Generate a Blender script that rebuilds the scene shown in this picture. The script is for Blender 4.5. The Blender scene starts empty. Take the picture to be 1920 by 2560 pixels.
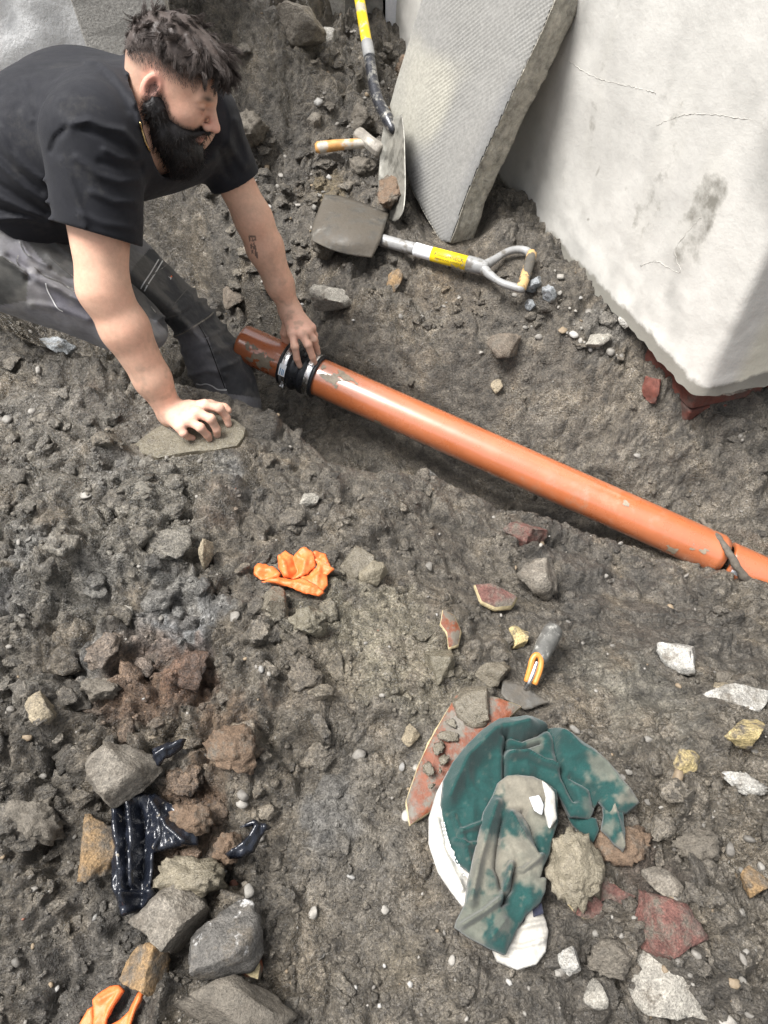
import bpy, math, random
import numpy as np
from mathutils import Vector
from mathutils.bvhtree import BVHTree

random.seed(7)
RNG = np.random.default_rng(11)
scene = bpy.context.scene
C = scene.collection

# ---------------------------------------------------------------- camera
FPX, CW, CH = 1792.0, 1920.0, 2560.0          # focal length in photo pixels, photo size
CAMZ, PITCH = 1.33, math.radians(54)
SP, CP = math.sin(PITCH), math.cos(PITCH)
cam_data = bpy.data.cameras.new('camera')
cam = bpy.data.objects.new('camera', cam_data)
C.objects.link(cam)
cam.location = (0, 0, CAMZ)
cam.rotation_euler = (math.pi / 2 - PITCH, 0, 0)
cam_data.sensor_fit = 'VERTICAL'
cam_data.sensor_height = 36
cam_data.lens = 36 * FPX / CH
cam_data.clip_start, cam_data.clip_end = 0.02, 300
scene.camera = cam

# ---------------------------------------------------------------- sky, sun, exposure
SUN_DIR = Vector((-0.40, 0.0, 0.916)).normalized()      # towards the bright part of the overcast sky
elev = math.asin(SUN_DIR.z)
azim = math.atan2(SUN_DIR.x, SUN_DIR.y)
world = bpy.data.worlds.new('World')
scene.world = world
world.use_nodes = True
wn = world.node_tree.nodes
wl = world.node_tree.links
wn.clear()
sky = wn.new('ShaderNodeTexSky'); sky.sky_type = 'NISHITA'; sky.sun_disc = False
sky.sun_elevation = elev; sky.sun_rotation = azim
sky.air_density = 1.0; sky.dust_density = 4.0; sky.ozone_density = 1.0
hs = wn.new('ShaderNodeHueSaturation'); hs.inputs['Saturation'].default_value = 0.22
bg = wn.new('ShaderNodeBackground'); bg.inputs['Strength'].default_value = 0.056
wo = wn.new('ShaderNodeOutputWorld')
wl.new(sky.outputs[0], hs.inputs['Color']); wl.new(hs.outputs[0], bg.inputs['Color']); wl.new(bg.outputs[0], wo.inputs[0])
sun_data = bpy.data.lights.new('sun', 'SUN')
sun_data.energy = 2.0; sun_data.angle = math.radians(26); sun_data.color = (1.0, 0.98, 0.96)
sun = bpy.data.objects.new('sun', sun_data); C.objects.link(sun)
sun.rotation_euler = SUN_DIR.to_track_quat('Z', 'Y').to_euler()
vs = scene.view_settings
vs.view_transform = 'Standard'; vs.look = 'None'; vs.exposure = 1.88; vs.gamma = 1.0; vs.use_curve_mapping = False
scene.render.engine = 'CYCLES'
scene.cycles.use_denoising = True
scene.cycles.denoiser = 'OPENIMAGEDENOISE'
scene.cycles.denoising_input_passes = 'RGB_ALBEDO_NORMAL'
scene.cycles.denoising_prefilter = 'NONE'
scene.cycles.use_adaptive_sampling = True
scene.cycles.max_bounces = 6
scene.cycles.diffuse_bounces = 3
scene.cycles.glossy_bounces = 3

# ---------------------------------------------------------------- pixel <-> place
def ray(px, py):
    xn = (np.asarray(px, float) - CW / 2) / FPX
    yn = (CH / 2 - np.asarray(py, float)) / FPX
    return np.stack([xn, CP + yn * SP, -SP + yn * CP], -1)
def J(px, py, d):                     # point seen at a photo pixel, d metres along the optical axis
    return np.array([0, 0, CAMZ]) + ray(px, py) * np.asarray(d, float)[..., None]
def gz(px, py, z):                    # point seen at a photo pixel at height z
    r = ray(px, py)
    return np.array([0, 0, CAMZ]) + r * ((np.asarray(z, float) - CAMZ) / r[..., 2])[..., None]
def proj(P):
    x, y, z = P[:, 0], P[:, 1], P[:, 2] - CAMZ
    d = np.maximum(y * CP - z * SP, 1e-3)
    return np.stack([CW / 2 + x / d * FPX, CH / 2 - (y * SP + z * CP) / d * FPX], -1)

# ---------------------------------------------------------------- noise
def _h(ix, iy, iz, seed):
    n = (ix.astype(np.int64) * 374761393 + iy.astype(np.int64) * 668265263 + iz.astype(np.int64) * 2147483647 + seed * 974711) & 0xffffffff
    n = ((n ^ (n >> 13)) * 1274126177) & 0xffffffff
    n = ((n ^ (n >> 16)) * 2246822519) & 0xffffffff
    return ((n ^ (n >> 15)) & 0xffffff).astype(np.float32) / 16777216.0
def vn3(P, f, seed=0):                # value noise in -1..1
    q = P * f
    i = np.floor(q).astype(np.int64); t = (q - i).astype(np.float32)
    t = t * t * (3 - 2 * t)
    r = 0
    for dx in (0, 1):
        for dy in (0, 1):
            for dz in (0, 1):
                w = (t[:, 0] if dx else 1 - t[:, 0]) * (t[:, 1] if dy else 1 - t[:, 1]) * (t[:, 2] if dz else 1 - t[:, 2])
                r = r + w * _h(i[:, 0] + dx, i[:, 1] + dy, i[:, 2] + dz, seed)
    return r * 2 - 1
def vn2(x, y, f, seed=0):
    qx, qy = x * f, y * f
    ix, iy = np.floor(qx).astype(np.int64), np.floor(qy).astype(np.int64)
    tx, ty = qx - ix, qy - iy
    tx = tx * tx * (3 - 2 * tx); ty = ty * ty * (3 - 2 * ty)
    z = np.zeros_like(ix)
    return 2 * ((1 - tx) * (1 - ty) * _h(ix, iy, z, seed) + tx * (1 - ty) * _h(ix + 1, iy, z, seed)
                + (1 - tx) * ty * _h(ix, iy + 1, z, seed) + tx * ty * _h(ix + 1, iy + 1, z, seed)) - 1
def fbm2(x, y, f, seed=0, o=4):
    r, a = 0, 1.0
    for k in range(o):
        r = r + a * vn2(x + 3.7 * k, y - 1.9 * k, f * 2 ** k, seed + k); a *= 0.5
    return r / 1.9
def fbm3(P, f, seed=0, o=3):
    r, a = 0, 1.0
    for k in range(o):
        r = r + a * vn3(P + 1.7 * k, f * 2 ** k, seed + k); a *= 0.5
    return r / 1.8
def worley2(x, y, f, seed=0):         # F1, F2, random of the nearest cell
    qx, qy = x * f, y * f
    ix, iy = np.floor(qx).astype(np.int64), np.floor(qy).astype(np.int64)
    f1 = np.full(x.shape, 9.0); f2 = f1.copy(); rid = np.zeros(x.shape)
    z = np.zeros_like(ix)
    for dx in (-1, 0, 1):
        for dy in (-1, 0, 1):
            cx, cy = ix + dx, iy + dy
            px = cx + _h(cx, cy, z, seed); py = cy + _h(cx, cy, z, seed + 1)
            d = np.hypot(px - qx, py - qy)
            c = d < f1
            f2 = np.where(c, f1, np.minimum(f2, d))
            rid = np.where(c, _h(cx, cy, z, seed + 2), rid)
            f1 = np.where(c, d, f1)
    return f1, f2, rid
def smooth(a, b, x):
    t = np.clip((x - a) / (b - a), 0, 1)
    return t * t * (3 - 2 * t)

# ---------------------------------------------------------------- materials
MATS = {}
def M(name, col=(.5, .5, .5), rough=.6, var=.25, vs=60, bump=.4, bs=150, bd=.002, attr=None, metal=0, col2=None, c2s=20,
      c2=(.48, .58), rough2=None, sss=0, spec=.5, coat=0, bump2=None, vs2=None, sheen=0, aniso=None, mud=None, stain=None, coat_r=.12, coat_ior=1.5):
    m = bpy.data.materials.new(name); MATS[name] = m
    m.use_nodes = True
    t = m.node_tree; N = t.nodes; L = t.links
    b = N['Principled BSDF']
    tc = N.new('ShaderNodeTexCoord')
    co = tc.outputs['Object']
    if aniso:
        mp = N.new('ShaderNodeMapping'); mp.inputs['Scale'].default_value = aniso
        L.new(co, mp.inputs['Vector']); co = mp.outputs[0]
    def noise(scale, detail=6, rgh=.6):
        n = N.new('ShaderNodeTexNoise'); n.inputs['Scale'].default_value = scale
        n.inputs['Detail'].default_value = detail; n.inputs['Roughness'].default_value = rgh
        L.new(co, n.inputs['Vector']); return n.outputs['Fac']
    def rng(src, a, b_, c, d):
        r = N.new('ShaderNodeMapRange'); r.inputs[1].default_value = a; r.inputs[2].default_value = b_
        r.inputs[3].default_value = c; r.inputs[4].default_value = d
        L.new(src, r.inputs[0]); return r.outputs[0]
    def mix(kind, fac, a, b_):
        x = N.new('ShaderNodeMix'); x.data_type = 'RGBA'; x.blend_type = kind
        for s, v in ((x.inputs[0], fac), (x.inputs[6], a), (x.inputs[7], b_)):
            if hasattr(v, 'links'): L.new(v, s)
            elif isinstance(v, (int, float)): s.default_value = v
            else: s.default_value = (*v, 1) if len(v) == 3 else v
        return x.outputs[2]
    alpha = None
    if attr:
        a = N.new('ShaderNodeAttribute'); a.attribute_name = attr
        c = a.outputs['Color']; alpha = a.outputs['Alpha']
    else:
        r = N.new('ShaderNodeRGB'); r.outputs[0].default_value = (*col, 1); c = r.outputs[0]
    fac2 = None
    if col2:
        fac2 = rng(noise(c2s, 7, .65), c2[0], c2[1], 0, 1)
        c = mix('MIX', fac2, c, col2)
    g = rng(noise(vs, 8, .7), .3, .7, 1 - var, 1 + var)
    c = mix('MULTIPLY', 1.0, c, mix('MIX', 0.0, (1, 1, 1), (1, 1, 1)) if var == 0 else g)
    if mud:                             # soil smeared over the surface: colour, noise scale, threshold
        c = mix('MIX', rng(noise(mud[1], 8, .72), mud[2], mud[3], 0, 1), c, mud[0])
    if stain:                           # dirt where the attribute's alpha says it may grow, broken up by noise
        ad = N.new('ShaderNodeMath'); ad.operation = 'MULTIPLY_ADD'; L.new(noise(stain[1], 8, .62), ad.inputs[0]); ad.inputs[1].default_value = 1.5; L.new(alpha, ad.inputs[2])
        c = mix('MIX', rng(ad.outputs[0], 1.02, 1.32, 0, 1), c, stain[0])
    if vs2:
        c = mix('MULTIPLY', 1.0, c, rng(noise(vs2, 4, .7), .3, .7, 1 - var, 1 + var))
    L.new(c, b.inputs['Base Color'])
    b.inputs['Metallic'].default_value = metal
    b.inputs['Specular IOR Level'].default_value = spec
    if alpha is not None and rough2 is not None:
        L.new(rng(alpha, 0, 1, rough, rough2), b.inputs['Roughness'])
    elif fac2 is not None and rough2 is not None:
        L.new(rng(fac2, 0, 1, rough, rough2), b.inputs['Roughness'])
    else:
        L.new(rng(noise(vs * 1.7, 4), .3, .7, max(.02, rough - .12), min(1, rough + .12)), b.inputs['Roughness'])
    if sss:
        b.inputs['Subsurface Weight'].default_value = sss
        b.inputs['Subsurface Radius'].default_value = (.012, .004, .002)
        b.inputs['Subsurface Scale'].default_value = .5
    if coat:
        b.inputs['Coat Weight'].default_value = coat; b.inputs['Coat IOR'].default_value = coat_ior; b.inputs['Coat Roughness'].default_value = coat_r
    if sheen:
        b.inputs['Sheen Weight'].default_value = sheen
    if bump:
        bn = N.new('ShaderNodeBump'); bn.inputs['Strength'].default_value = bump; bn.inputs['Distance'].default_value = bd
        L.new(noise(bs, 8, .65), bn.inputs['Height'])
        if bump2:
            b2 = N.new('ShaderNodeBump'); b2.inputs['Strength'].default_value = bump2[1]; b2.inputs['Distance'].default_value = bump2[2]
            L.new(noise(bump2[0], 5, .6), b2.inputs['Height']); L.new(bn.outputs[0], b2.inputs['Normal']); bn = b2
        L.new(bn.outputs[0], b.inputs['Normal'])
    return m

# ---------------------------------------------------------------- meshes and objects
def mesh(name, V, F, mat, smooth_=True, col=None):
    me = bpy.data.meshes.new(name)
    V = np.asarray(V, np.float32).reshape(-1, 3)
    if isinstance(F, np.ndarray):
        n, k = F.shape
        me.vertices.add(len(V)); me.vertices.foreach_set('co', V.ravel())
        me.loops.add(n * k); me.loops.foreach_set('vertex_index', F.astype(np.int32).ravel())
        me.polygons.add(n); me.polygons.foreach_set('loop_start', np.arange(0, n * k, k, dtype=np.int32))
        try: me.polygons.foreach_set('loop_total', np.full(n, k, np.int32))
        except Exception: pass
        me.update(calc_edges=True)
    else:
        me.from_pydata([tuple(map(float, v)) for v in V], [], [tuple(map(int, f)) for f in F])
    me.validate()
    if smooth_ and len(me.polygons):
        me.polygons.foreach_set('use_smooth', np.ones(len(me.polygons), bool))
    if col is not None:
        a = me.attributes.new('tint', 'FLOAT_COLOR', 'POINT')
        col = np.asarray(col, np.float32)
        if col.shape[1] == 3: col = np.hstack([col, np.zeros((len(col), 1), np.float32)])
        a.data.foreach_set('color', col.ravel())
    if mat is not None:
        me.materials.append(MATS[mat] if isinstance(mat, str) else mat)
    return me
def tag(o, label=None, cat=None, group=None, kind=None):
    for k, v in (('label', label), ('category', cat), ('group', group), ('kind', kind)):
        if v: o[k] = v
    return o
def thing(name, loc, label, cat, group=None):
    o = bpy.data.objects.new(name, None); C.objects.link(o); o.location = tuple(loc); o.empty_display_size = .05
    return tag(o, label, cat, group)
BASE = {}
def base_of(o):                       # world place of an object built without rotation
    b = Vector((0, 0, 0))
    while o: b = b + o.location; o = o.parent
    return np.array(b)
def obj(name, V, F, mat, parent=None, loc=None, smooth_=True, col=None):
    """V in world metres; the object's origin sits at its parent's base or at loc."""
    V = np.asarray(V, float).reshape(-1, 3)
    if parent is not None: org = base_of(parent); l = (0, 0, 0)
    else:
        org = np.array(loc if loc is not None else [V[:, 0].mean(), V[:, 1].mean(), V[:, 2].min()]); l = tuple(org)
    o = bpy.data.objects.new(name, mesh(name, V - org, F, mat, smooth_, col))
    C.objects.link(o); o.location = l
    if parent is not None: o.parent = parent
    return o
def cat(parts):                       # [(V, F)] -> one V, F (faces as lists)
    VV, FF, n = [], [], 0
    for V, F in parts:
        V = np.asarray(V, float).reshape(-1, 3); VV.append(V)
        FF += [[int(i) + n for i in f] for f in F]; n += len(V)
    return np.vstack(VV), FF
def catn(parts):                      # the same for numpy face arrays of one width, with colours
    VV, FF, CC, n = [], [], [], 0
    for p in parts:
        VV.append(p[0]); FF.append(p[1] + n); n += len(p[0])
        if len(p) > 2: CC.append(p[2])
    return np.vstack(VV), np.vstack(FF), (np.vstack(CC) if CC else None)
def frame_of(d):
    d = np.asarray(d, float); d = d / np.linalg.norm(d)
    a = np.array([0, 0, 1.]) if abs(d[2]) < .9 else np.array([1., 0, 0])
    u = np.cross(a, d); u /= np.linalg.norm(u)
    return d, u, np.cross(d, u)
def tube(pts, r, n=12, cap=True, squash=1.0, up=None):
    pts = np.asarray(pts, float); m = len(pts)
    r = np.broadcast_to(np.asarray(r, float), (m,))
    V = []; pu = None
    for i in range(m):
        d = pts[min(i + 1, m - 1)] - pts[max(i - 1, 0)]
        d, u, v = frame_of(d)
        if up is not None:
            u = np.cross(up, d); u /= np.linalg.norm(u); v = np.cross(d, u)
        elif pu is not None:
            u = pu - d * pu.dot(d); u /= np.linalg.norm(u); v = np.cross(d, u)
        pu = u
        for k in range(n):
            a = 2 * math.pi * k / n
            V.append(pts[i] + r[i] * (math.cos(a) * u + squash * math.sin(a) * v))
    F = [[i * n + k, i * n + (k + 1) % n, (i + 1) * n + (k + 1) % n, (i + 1) * n + k] for i in range(m - 1) for k in range(n)]
    if cap:
        F += [list(range(n))[::-1], list(range((m - 1) * n, m * n))]
    return np.array(V), F
def lathe(p0, p1, prof, n=32):        # prof: (distance from p0 along the axis, radius)
    d, u, v = frame_of(np.asarray(p1) - np.asarray(p0))
    V = [np.asarray(p0) + a * d + r * (math.cos(2 * math.pi * k / n) * u + math.sin(2 * math.pi * k / n) * v) for a, r in prof for k in range(n)]
    m = len(prof)
    F = [[i * n + k, i * n + (k + 1) % n, (i + 1) * n + (k + 1) % n, (i + 1) * n + k] for i in range(m - 1) for k in range(n)]
    return np.array(V), F
def spline(pts, n):
    pts = np.asarray(pts, float); m = len(pts)
    out = []
    for s in np.linspace(0, m - 1, n):
        i = min(int(s), m - 2); t = s - i
        p0, p1, p2, p3 = pts[max(i - 1, 0)], pts[i], pts[i + 1], pts[min(i + 2, m - 1)]
        out.append(.5 * ((2 * p1) + (p2 - p0) * t + (2 * p0 - 5 * p1 + 4 * p2 - p3) * t * t + (3 * p1 - p0 - 3 * p2 + p3) * t ** 3))
    return np.array(out)
def box_pts(c, ax, ay, az):
    c, ax, ay, az = map(np.asarray, (c, ax, ay, az))
    V = [c + sx * ax + sy * ay + sz * az for sx in (-1, 1) for sy in (-1, 1) for sz in (-1, 1)]
    F = [[0, 1, 3, 2], [4, 6, 7, 5], [0, 4, 5, 1], [2, 3, 7, 6], [0, 2, 6, 4], [1, 5, 7, 3]]
    return np.array(V), F
def bevel(o, w=.003, seg=2):
    m = o.modifiers.new('bevel', 'BEVEL'); m.width = w; m.segments = seg; m.limit_method = 'ANGLE'; return o
def seg_dist(Q, poly, closed=False):  # distance of 2-D points to a polyline
    poly = np.asarray(poly, float)
    if closed: poly = np.vstack([poly, poly[:1]])
    best = np.full(len(Q), 1e9)
    for a, b in zip(poly[:-1], poly[1:]):
        ab = b - a; t = np.clip(((Q - a) @ ab) / max(ab @ ab, 1e-9), 0, 1)
        best = np.minimum(best, np.hypot(*(Q - a - t[:, None] * ab).T))
    return best
def inside(Q, poly):
    poly = np.asarray(poly, float); r = np.zeros(len(Q), bool)
    for a, b in zip(poly, np.roll(poly, -1, 0)):
        c = ((a[1] > Q[:, 1]) != (b[1] > Q[:, 1]))
        with np.errstate(divide='ignore', invalid='ignore'):
            x = (b[0] - a[0]) * (Q[:, 1] - a[1]) / (b[1] - a[1] + 1e-12) + a[0]
        r ^= c & (Q[:, 0] < x)
    return r

# ---------------------------------------------------------------- smooth solids from distance functions
def smin(a, b, k):
    h = np.clip(.5 + .5 * (b - a) / k, 0, 1)
    return b + (a - b) * h - k * h * (1 - h)
def smax(a, b, k): return -smin(-a, -b, k)
def rcone(P, a, b, ra, rb):
    a, b = np.asarray(a, float), np.asarray(b, float)
    ab = b - a; t = np.clip(((P - a) @ ab) / (ab @ ab), 0, 1)
    q = P - a - t[:, None] * ab
    return np.sqrt((q * q).sum(1)) - (ra + (rb - ra) * t)
def chain(P, pts, rs, k=.008):
    d = None
    for i in range(len(pts) - 1):
        e = rcone(P, pts[i], pts[i + 1], rs[i], rs[i + 1])
        d = e if d is None else smin(d, e, k)
    return d
def ell(P, c, r):
    q = (P - np.asarray(c)) / np.asarray(r)
    l = np.sqrt((q * q).sum(1))
    g = np.sqrt(((q / np.asarray(r)) ** 2).sum(1)) + 1e-9
    return l * (l - 1) / g
def solid(fn, lo, hi, h, k=5, lip=1.6):
    lo = np.asarray(lo, float); hi = np.asarray(hi, float)
    nb = np.ceil((hi - lo) / (h * k)).astype(int)
    ci = np.stack(np.meshgrid(*[np.arange(n) for n in nb], indexing='ij'), -1).reshape(-1, 3)
    cd = fn(lo + (ci * k + (k - 1) / 2) * h)
    act = np.abs(cd) < h * k * .87 * lip + h
    V = np.repeat(np.repeat(np.repeat(cd.reshape(nb).astype(np.float32), k, 0), k, 1), k, 2)
    off = np.stack(np.meshgrid(*[np.arange(k)] * 3, indexing='ij'), -1).reshape(-1, 3)
    idx = (ci[act][:, None, :] * k + off[None]).reshape(-1, 3)
    for s in range(0, len(idx), 400000):
        j = idx[s:s + 400000]
        V[j[:, 0], j[:, 1], j[:, 2]] = fn(lo + j * h)
    S = V < 0
    cnt = np.zeros(np.array(S.shape) - 1, np.uint8)
    for a in (0, 1):
        for b in (0, 1):
            for c in (0, 1):
                cnt += S[a:S.shape[0] - 1 + a, b:S.shape[1] - 1 + b, c:S.shape[2] - 1 + c]
    cell = np.argwhere((cnt > 0) & (cnt < 8))
    ids = np.full(cnt.shape, -1, np.int32); ids[cell[:, 0], cell[:, 1], cell[:, 2]] = np.arange(len(cell))
    acc = np.zeros((len(cell), 3)); num = np.zeros(len(cell))
    for ax in range(3):
        for p in (0, 1):
            for q in (0, 1):
                o = [0, 0, 0]; o[(ax + 1) % 3] = p; o[(ax + 2) % 3] = q
                e = list(o); e[ax] = 1
                A = V[cell[:, 0] + o[0], cell[:, 1] + o[1], cell[:, 2] + o[2]]
                B = V[cell[:, 0] + e[0], cell[:, 1] + e[1], cell[:, 2] + e[2]]
                cr = (A < 0) != (B < 0)
                t = np.where(cr, A / (A - B + 1e-12), 0)
                pt = np.tile(np.array(o, float), (len(cell), 1)); pt[:, ax] = t
                acc += np.where(cr[:, None], pt, 0); num += cr
    verts = lo + (cell + acc / num[:, None]) * h
    quads = []
    for ax in range(3):
        b_, c_ = (ax + 1) % 3, (ax + 2) % 3
        sl0 = [slice(None)] * 3; sl1 = [slice(None)] * 3
        sl0[ax] = slice(0, -1); sl1[ax] = slice(1, None)
        s0, s1 = S[tuple(sl0)], S[tuple(sl1)]
        e = np.argwhere(s0 != s1)
        e = e[(e[:, b_] > 0) & (e[:, c_] > 0) & (e[:, b_] < cnt.shape[b_]) & (e[:, c_] < cnt.shape[c_])]
        if not len(e): continue
        fl = s0[e[:, 0], e[:, 1], e[:, 2]]
        q = []
        for p, r in ((-1, -1), (0, -1), (0, 0), (-1, 0)):
            g = e.copy(); g[:, b_] += p; g[:, c_] += r
            q.append(ids[g[:, 0], g[:, 1], g[:, 2]])
        q = np.stack(q, -1)
        q[~fl] = q[~fl][:, ::-1]
        quads.append(q)
    F = np.vstack(quads)
    return verts, F[(F >= 0).all(1)]
def ridge(P, lines):
    Q = proj(P); r = np.zeros(len(P))
    for poly, w, a in lines:
        poly = np.asarray(poly, float)
        lo, hi = poly.min(0) - 3 * w, poly.max(0) + 3 * w
        m = (Q[:, 0] > lo[0]) & (Q[:, 0] < hi[0]) & (Q[:, 1] > lo[1]) & (Q[:, 1] < hi[1])
        if m.any():
            r[m] += a * np.exp(-(seg_dist(Q[m], poly) / w) ** 2)
    return r

# ---------------------------------------------------------------- materials used
M('soil', attr='tint', rough=.52, rough2=.10, var=.72, vs=34, vs2=210, bump=1.0, bs=75, bd=.017, bump2=(260, 1.0, .0065), spec=.7, mud=((.27, .245, .205), 170, .62, .70))
M('crumb', attr='tint', rough=.52, rough2=.14, var=.7, vs=45, vs2=230, bump=1.0, bs=90, bd=.014, bump2=(300, 1.0, .006), spec=.7)
M('pebble', attr='tint', rough=.68, var=.25, vs=120, bump=.5, bs=300, bd=.002)
M('orange_clay', (.45, .128, .042), rough=.30, var=.12, vs=9, bump=.06, bs=40, bd=.002, spec=.7, coat=.8, coat_r=.2, mud=((.36, .21, .13), 7, .58, .74), coat_ior=2.4, col2=(.50, .22, .12), c2s=5, c2=(.62, .72))
M('clay_smear', (.25, .205, .15), rough=.5, var=.35, vs=70, bump=.6, bs=160, bd=.002)
M('rubber', (.012, .013, .016), rough=.33, var=.2, vs=90, bump=.1, bs=200, bd=.001, col2=(.10, .095, .08), c2s=30, c2=(.60, .74))
M('steel_band', (.72, .72, .72), rough=.25, var=.12, vs=60, bump=.1, metal=1.0)
M('paper', (.82, .84, .86), rough=.45, var=.05, bump=0)
M('blue_print', (.05, .25, .50), rough=.5, var=.1, bump=0)
M('render_white', (.80, .79, .755), rough=.8, var=.10, vs=6, bump=.55, bs=26, bd=.006, bump2=(140, .5, .002), col2=(.60, .585, .53), c2s=3.2, c2=(.50, .72))
M('render_lip', (.34, .33, .30), rough=.85, var=.45, vs=30, bump=.8, bs=90, bd=.004)
M('red_brick', (.12, .038, .026), rough=.8, var=.4, vs=40, bump=.7, bs=120, bd=.003, col2=(.09, .06, .05), c2s=14, c2=(.5, .65))
M('crack_dark', (.44, .425, .385), rough=.9, var=.4, bump=0)
M('mortar', (.20, .185, .16), rough=.9, var=.35, vs=50, bump=.8, bs=150, bd=.003)
M('slab_face', (.33, .325, .305), rough=.85, var=.28, vs=5, vs2=120, bump=.35, bs=160, bd=.002, col2=(.44, .42, .36), c2s=4, c2=(.55, .68))
M('slab_broken', (.42, .395, .335), rough=.9, var=.5, vs=40, bump=1, bs=70, bd=.012, bump2=(240, .8, .003))
M('upvc', (.80, .81, .84), rough=.25, var=.03, bump=0)
M('upvc_gasket', (.03, .03, .035), rough=.5, var=.1, bump=0)
M('white_stone', (.90, .895, .875), rough=.8, var=.14, vs=6, bump=.6, bs=16, bd=.02, bump2=(90, .5, .003), col2=(.74, .73, .68), c2s=5, c2=(.60, .74))
M('pebble_concrete', (.36, .345, .315), rough=.9, var=.45, vs=130, bump=.8, bs=160, bd=.004)
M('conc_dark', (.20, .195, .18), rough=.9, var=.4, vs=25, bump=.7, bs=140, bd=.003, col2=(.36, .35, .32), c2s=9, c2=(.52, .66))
M('yellow_paint', (.78, .56, .015), rough=.35, var=.10, vs=20, bump=.12, bs=80, bd=.001, col2=(.42, .37, .27), c2s=14, c2=(.57, .60))
M('grey_plastic', (.25, .25, .245), rough=.45, var=.25, vs=30, bump=.2, bs=90, bd=.001, col2=(.13, .12, .105), c2s=26, c2=(.56, .63))
M('black_steel', (.035, .036, .042), rough=.32, var=.3, vs=60, bump=.2, bs=120, bd=.001, metal=.3, col2=(.27, .26, .235), c2s=34, c2=(.52, .62), spec=.6)
M('blade_steel', (.30, .29, .255), rough=.42, var=.35, vs=30, bump=.4, bs=70, bd=.002, metal=.35, col2=(.155, .15, .13), c2s=16, c2=(.48, .58))
M('blade_mud', (.075, .071, .062), rough=.6, mud=((.085, .073, .057), 15, .38, .52), var=.45, vs=35, bump=.6, bs=80, bd=.003, metal=.15, col2=(.20, .19, .17), c2s=22, c2=(.56, .66))
M('wood_handle', (.52, .27, .085), rough=.5, var=.3, vs=40, bump=.2, bs=120, bd=.001, col2=(.44, .40, .34), c2s=11, c2=(.50, .56))
M('grip_mud', (.46, .30, .13), rough=.55, var=.25, vs=50, bump=.3, bs=90, bd=.001, col2=(.085, .078, .066), c2s=24, c2=(.47, .50))
M('hammer_iron', (.22, .20, .17), rough=.7, var=.45, vs=40, bump=.6, bs=120, bd=.002, col2=(.42, .39, .34), c2s=18, c2=(.53, .66))
M('ink', (.05, .045, .03), rough=.6, var=.2, bump=0)
M('rubber_grip', (.10, .098, .09), rough=.5, var=.4, vs=60, bump=.4, bs=160, bd=.001, col2=(.36, .35, .32), c2s=50, c2=(.53, .66))
M('orange_plastic', (.60, .235, .05), rough=.35, var=.12, bump=.1)
M('trowel_shank', (.55, .54, .53), rough=.28, var=.3, vs=80, bump=.2, metal=1)
M('terracotta', (.155, .044, .017), rough=.55, mud=((.12, .105, .082), 30, .46, .56), var=.35, vs=50, bump=.7, bs=110, bd=.004, col2=(.095, .066, .046), c2s=17, c2=(.52, .64), rough2=.35)
M('terracotta_edge', (.52, .43, .25), rough=.85, var=.4, vs=90, bump=.8, bs=180, bd=.003)
M('glove_orange', (.70, .165, .042), rough=.5, var=.14, vs=40, mud=((.62, .36, .24), 30, .60, .72), col2=(.16, .12, .09), c2s=45, c2=(.66, .70), bump=.5, bs=420, bd=.0012, sss=.1)
M('cloth', attr='tint', rough=.9, var=.14, vs=260, vs2=30, bump=.5, bs=700, bd=.0008, sheen=.15)
M('bag_black', (.010, .012, .018), rough=.22, var=.3, vs=40, bump=.35, bs=26, bd=.006, col2=(.28, .25, .2), c2s=42, c2=(.63, .68), rough2=.7, spec=.6)
M('skin', attr='tint', rough=.58, var=.09, vs=90, vs2=14, bump=.4, bs=240, bd=.0014, sss=.06, spec=.35)
M('hair', (.066, .052, .046), rough=.45, var=.35, vs=200, bump=.3, bs=400, bd=.001, spec=.25)
M('beard', (.011, .009, .009), rough=.48, var=.3, vs=200, bump=.5, bs=300, bd=.002, spec=.35)
M('shirt', (.0125, .013, .0165), mud=((.045, .043, .040), 11, .56, .80), rough=.78, var=.16, vs=24, bump=.35, bs=800, bd=.0008, sheen=.05, spec=.22)
M('trousers', attr='tint', rough=.85, var=.22, vs=40, vs2=9, bump=.45, bs=420, bd=.001, col2=(.17, .165, .15), c2s=13, c2=(.60, .78), sheen=.1)
M('reflective', (.66, .66, .65), rough=.35, var=.1, bump=0)
M('white_print', (.75, .75, .74), rough=.6, var=.05, bump=0)
M('orange_print', (.85, .18, .05), rough=.6, var=.05, bump=0)
M('gold', (.50, .36, .17), rough=.28, var=.15, metal=1, bump=0)
M('root_bark', (.105, .09, .072), rough=.85, var=.4, vs=80, bump=.8, bs=220, bd=.002)
def rockmat(name, c, c2=None, th=(.52, .62), rough=.72, sc=18, var=.52, mud=.50):
    return M(name, c, rough=rough, var=var, vs=55, vs2=300, mud=((.122, .105, .083), 26, mud, mud + .12), bump=.9, bs=70, bd=.010, bump2=(300, .8, .003), col2=c2, c2s=sc, c2=th)
rockmat('rock_grey', (.20, .178, .146), (.125, .108, .086), mud=.47)
rockmat('rock_brown', (.155, .125, .095), (.075, .065, .054), mud=.46)
rockmat('rock_ochre', (.24, .155, .075), (.105, .09, .072), (.44, .58), mud=.5)
rockmat('rock_tan', (.27, .225, .155), (.12, .108, .09), (.5, .66))
rockmat('rock_white', (.42, .405, .37), (.165, .15, .125), (.44, .60), .8, 12, mud=.52)
rockmat('rock_pale', (.31, .29, .25), (.135, .12, .098), (.54, .68), .8)
rockmat('rock_streak', (.105, .098, .088), (.74, .73, .71), (.56, .62), .75, 11)
rockmat('rock_red', (.145, .065, .052), (.11, .09, .075), (.45, .60), mud=.48)
rockmat('rock_blue', (.27, .285, .295), (.15, .15, .148), (.50, .64), .85)
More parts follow.
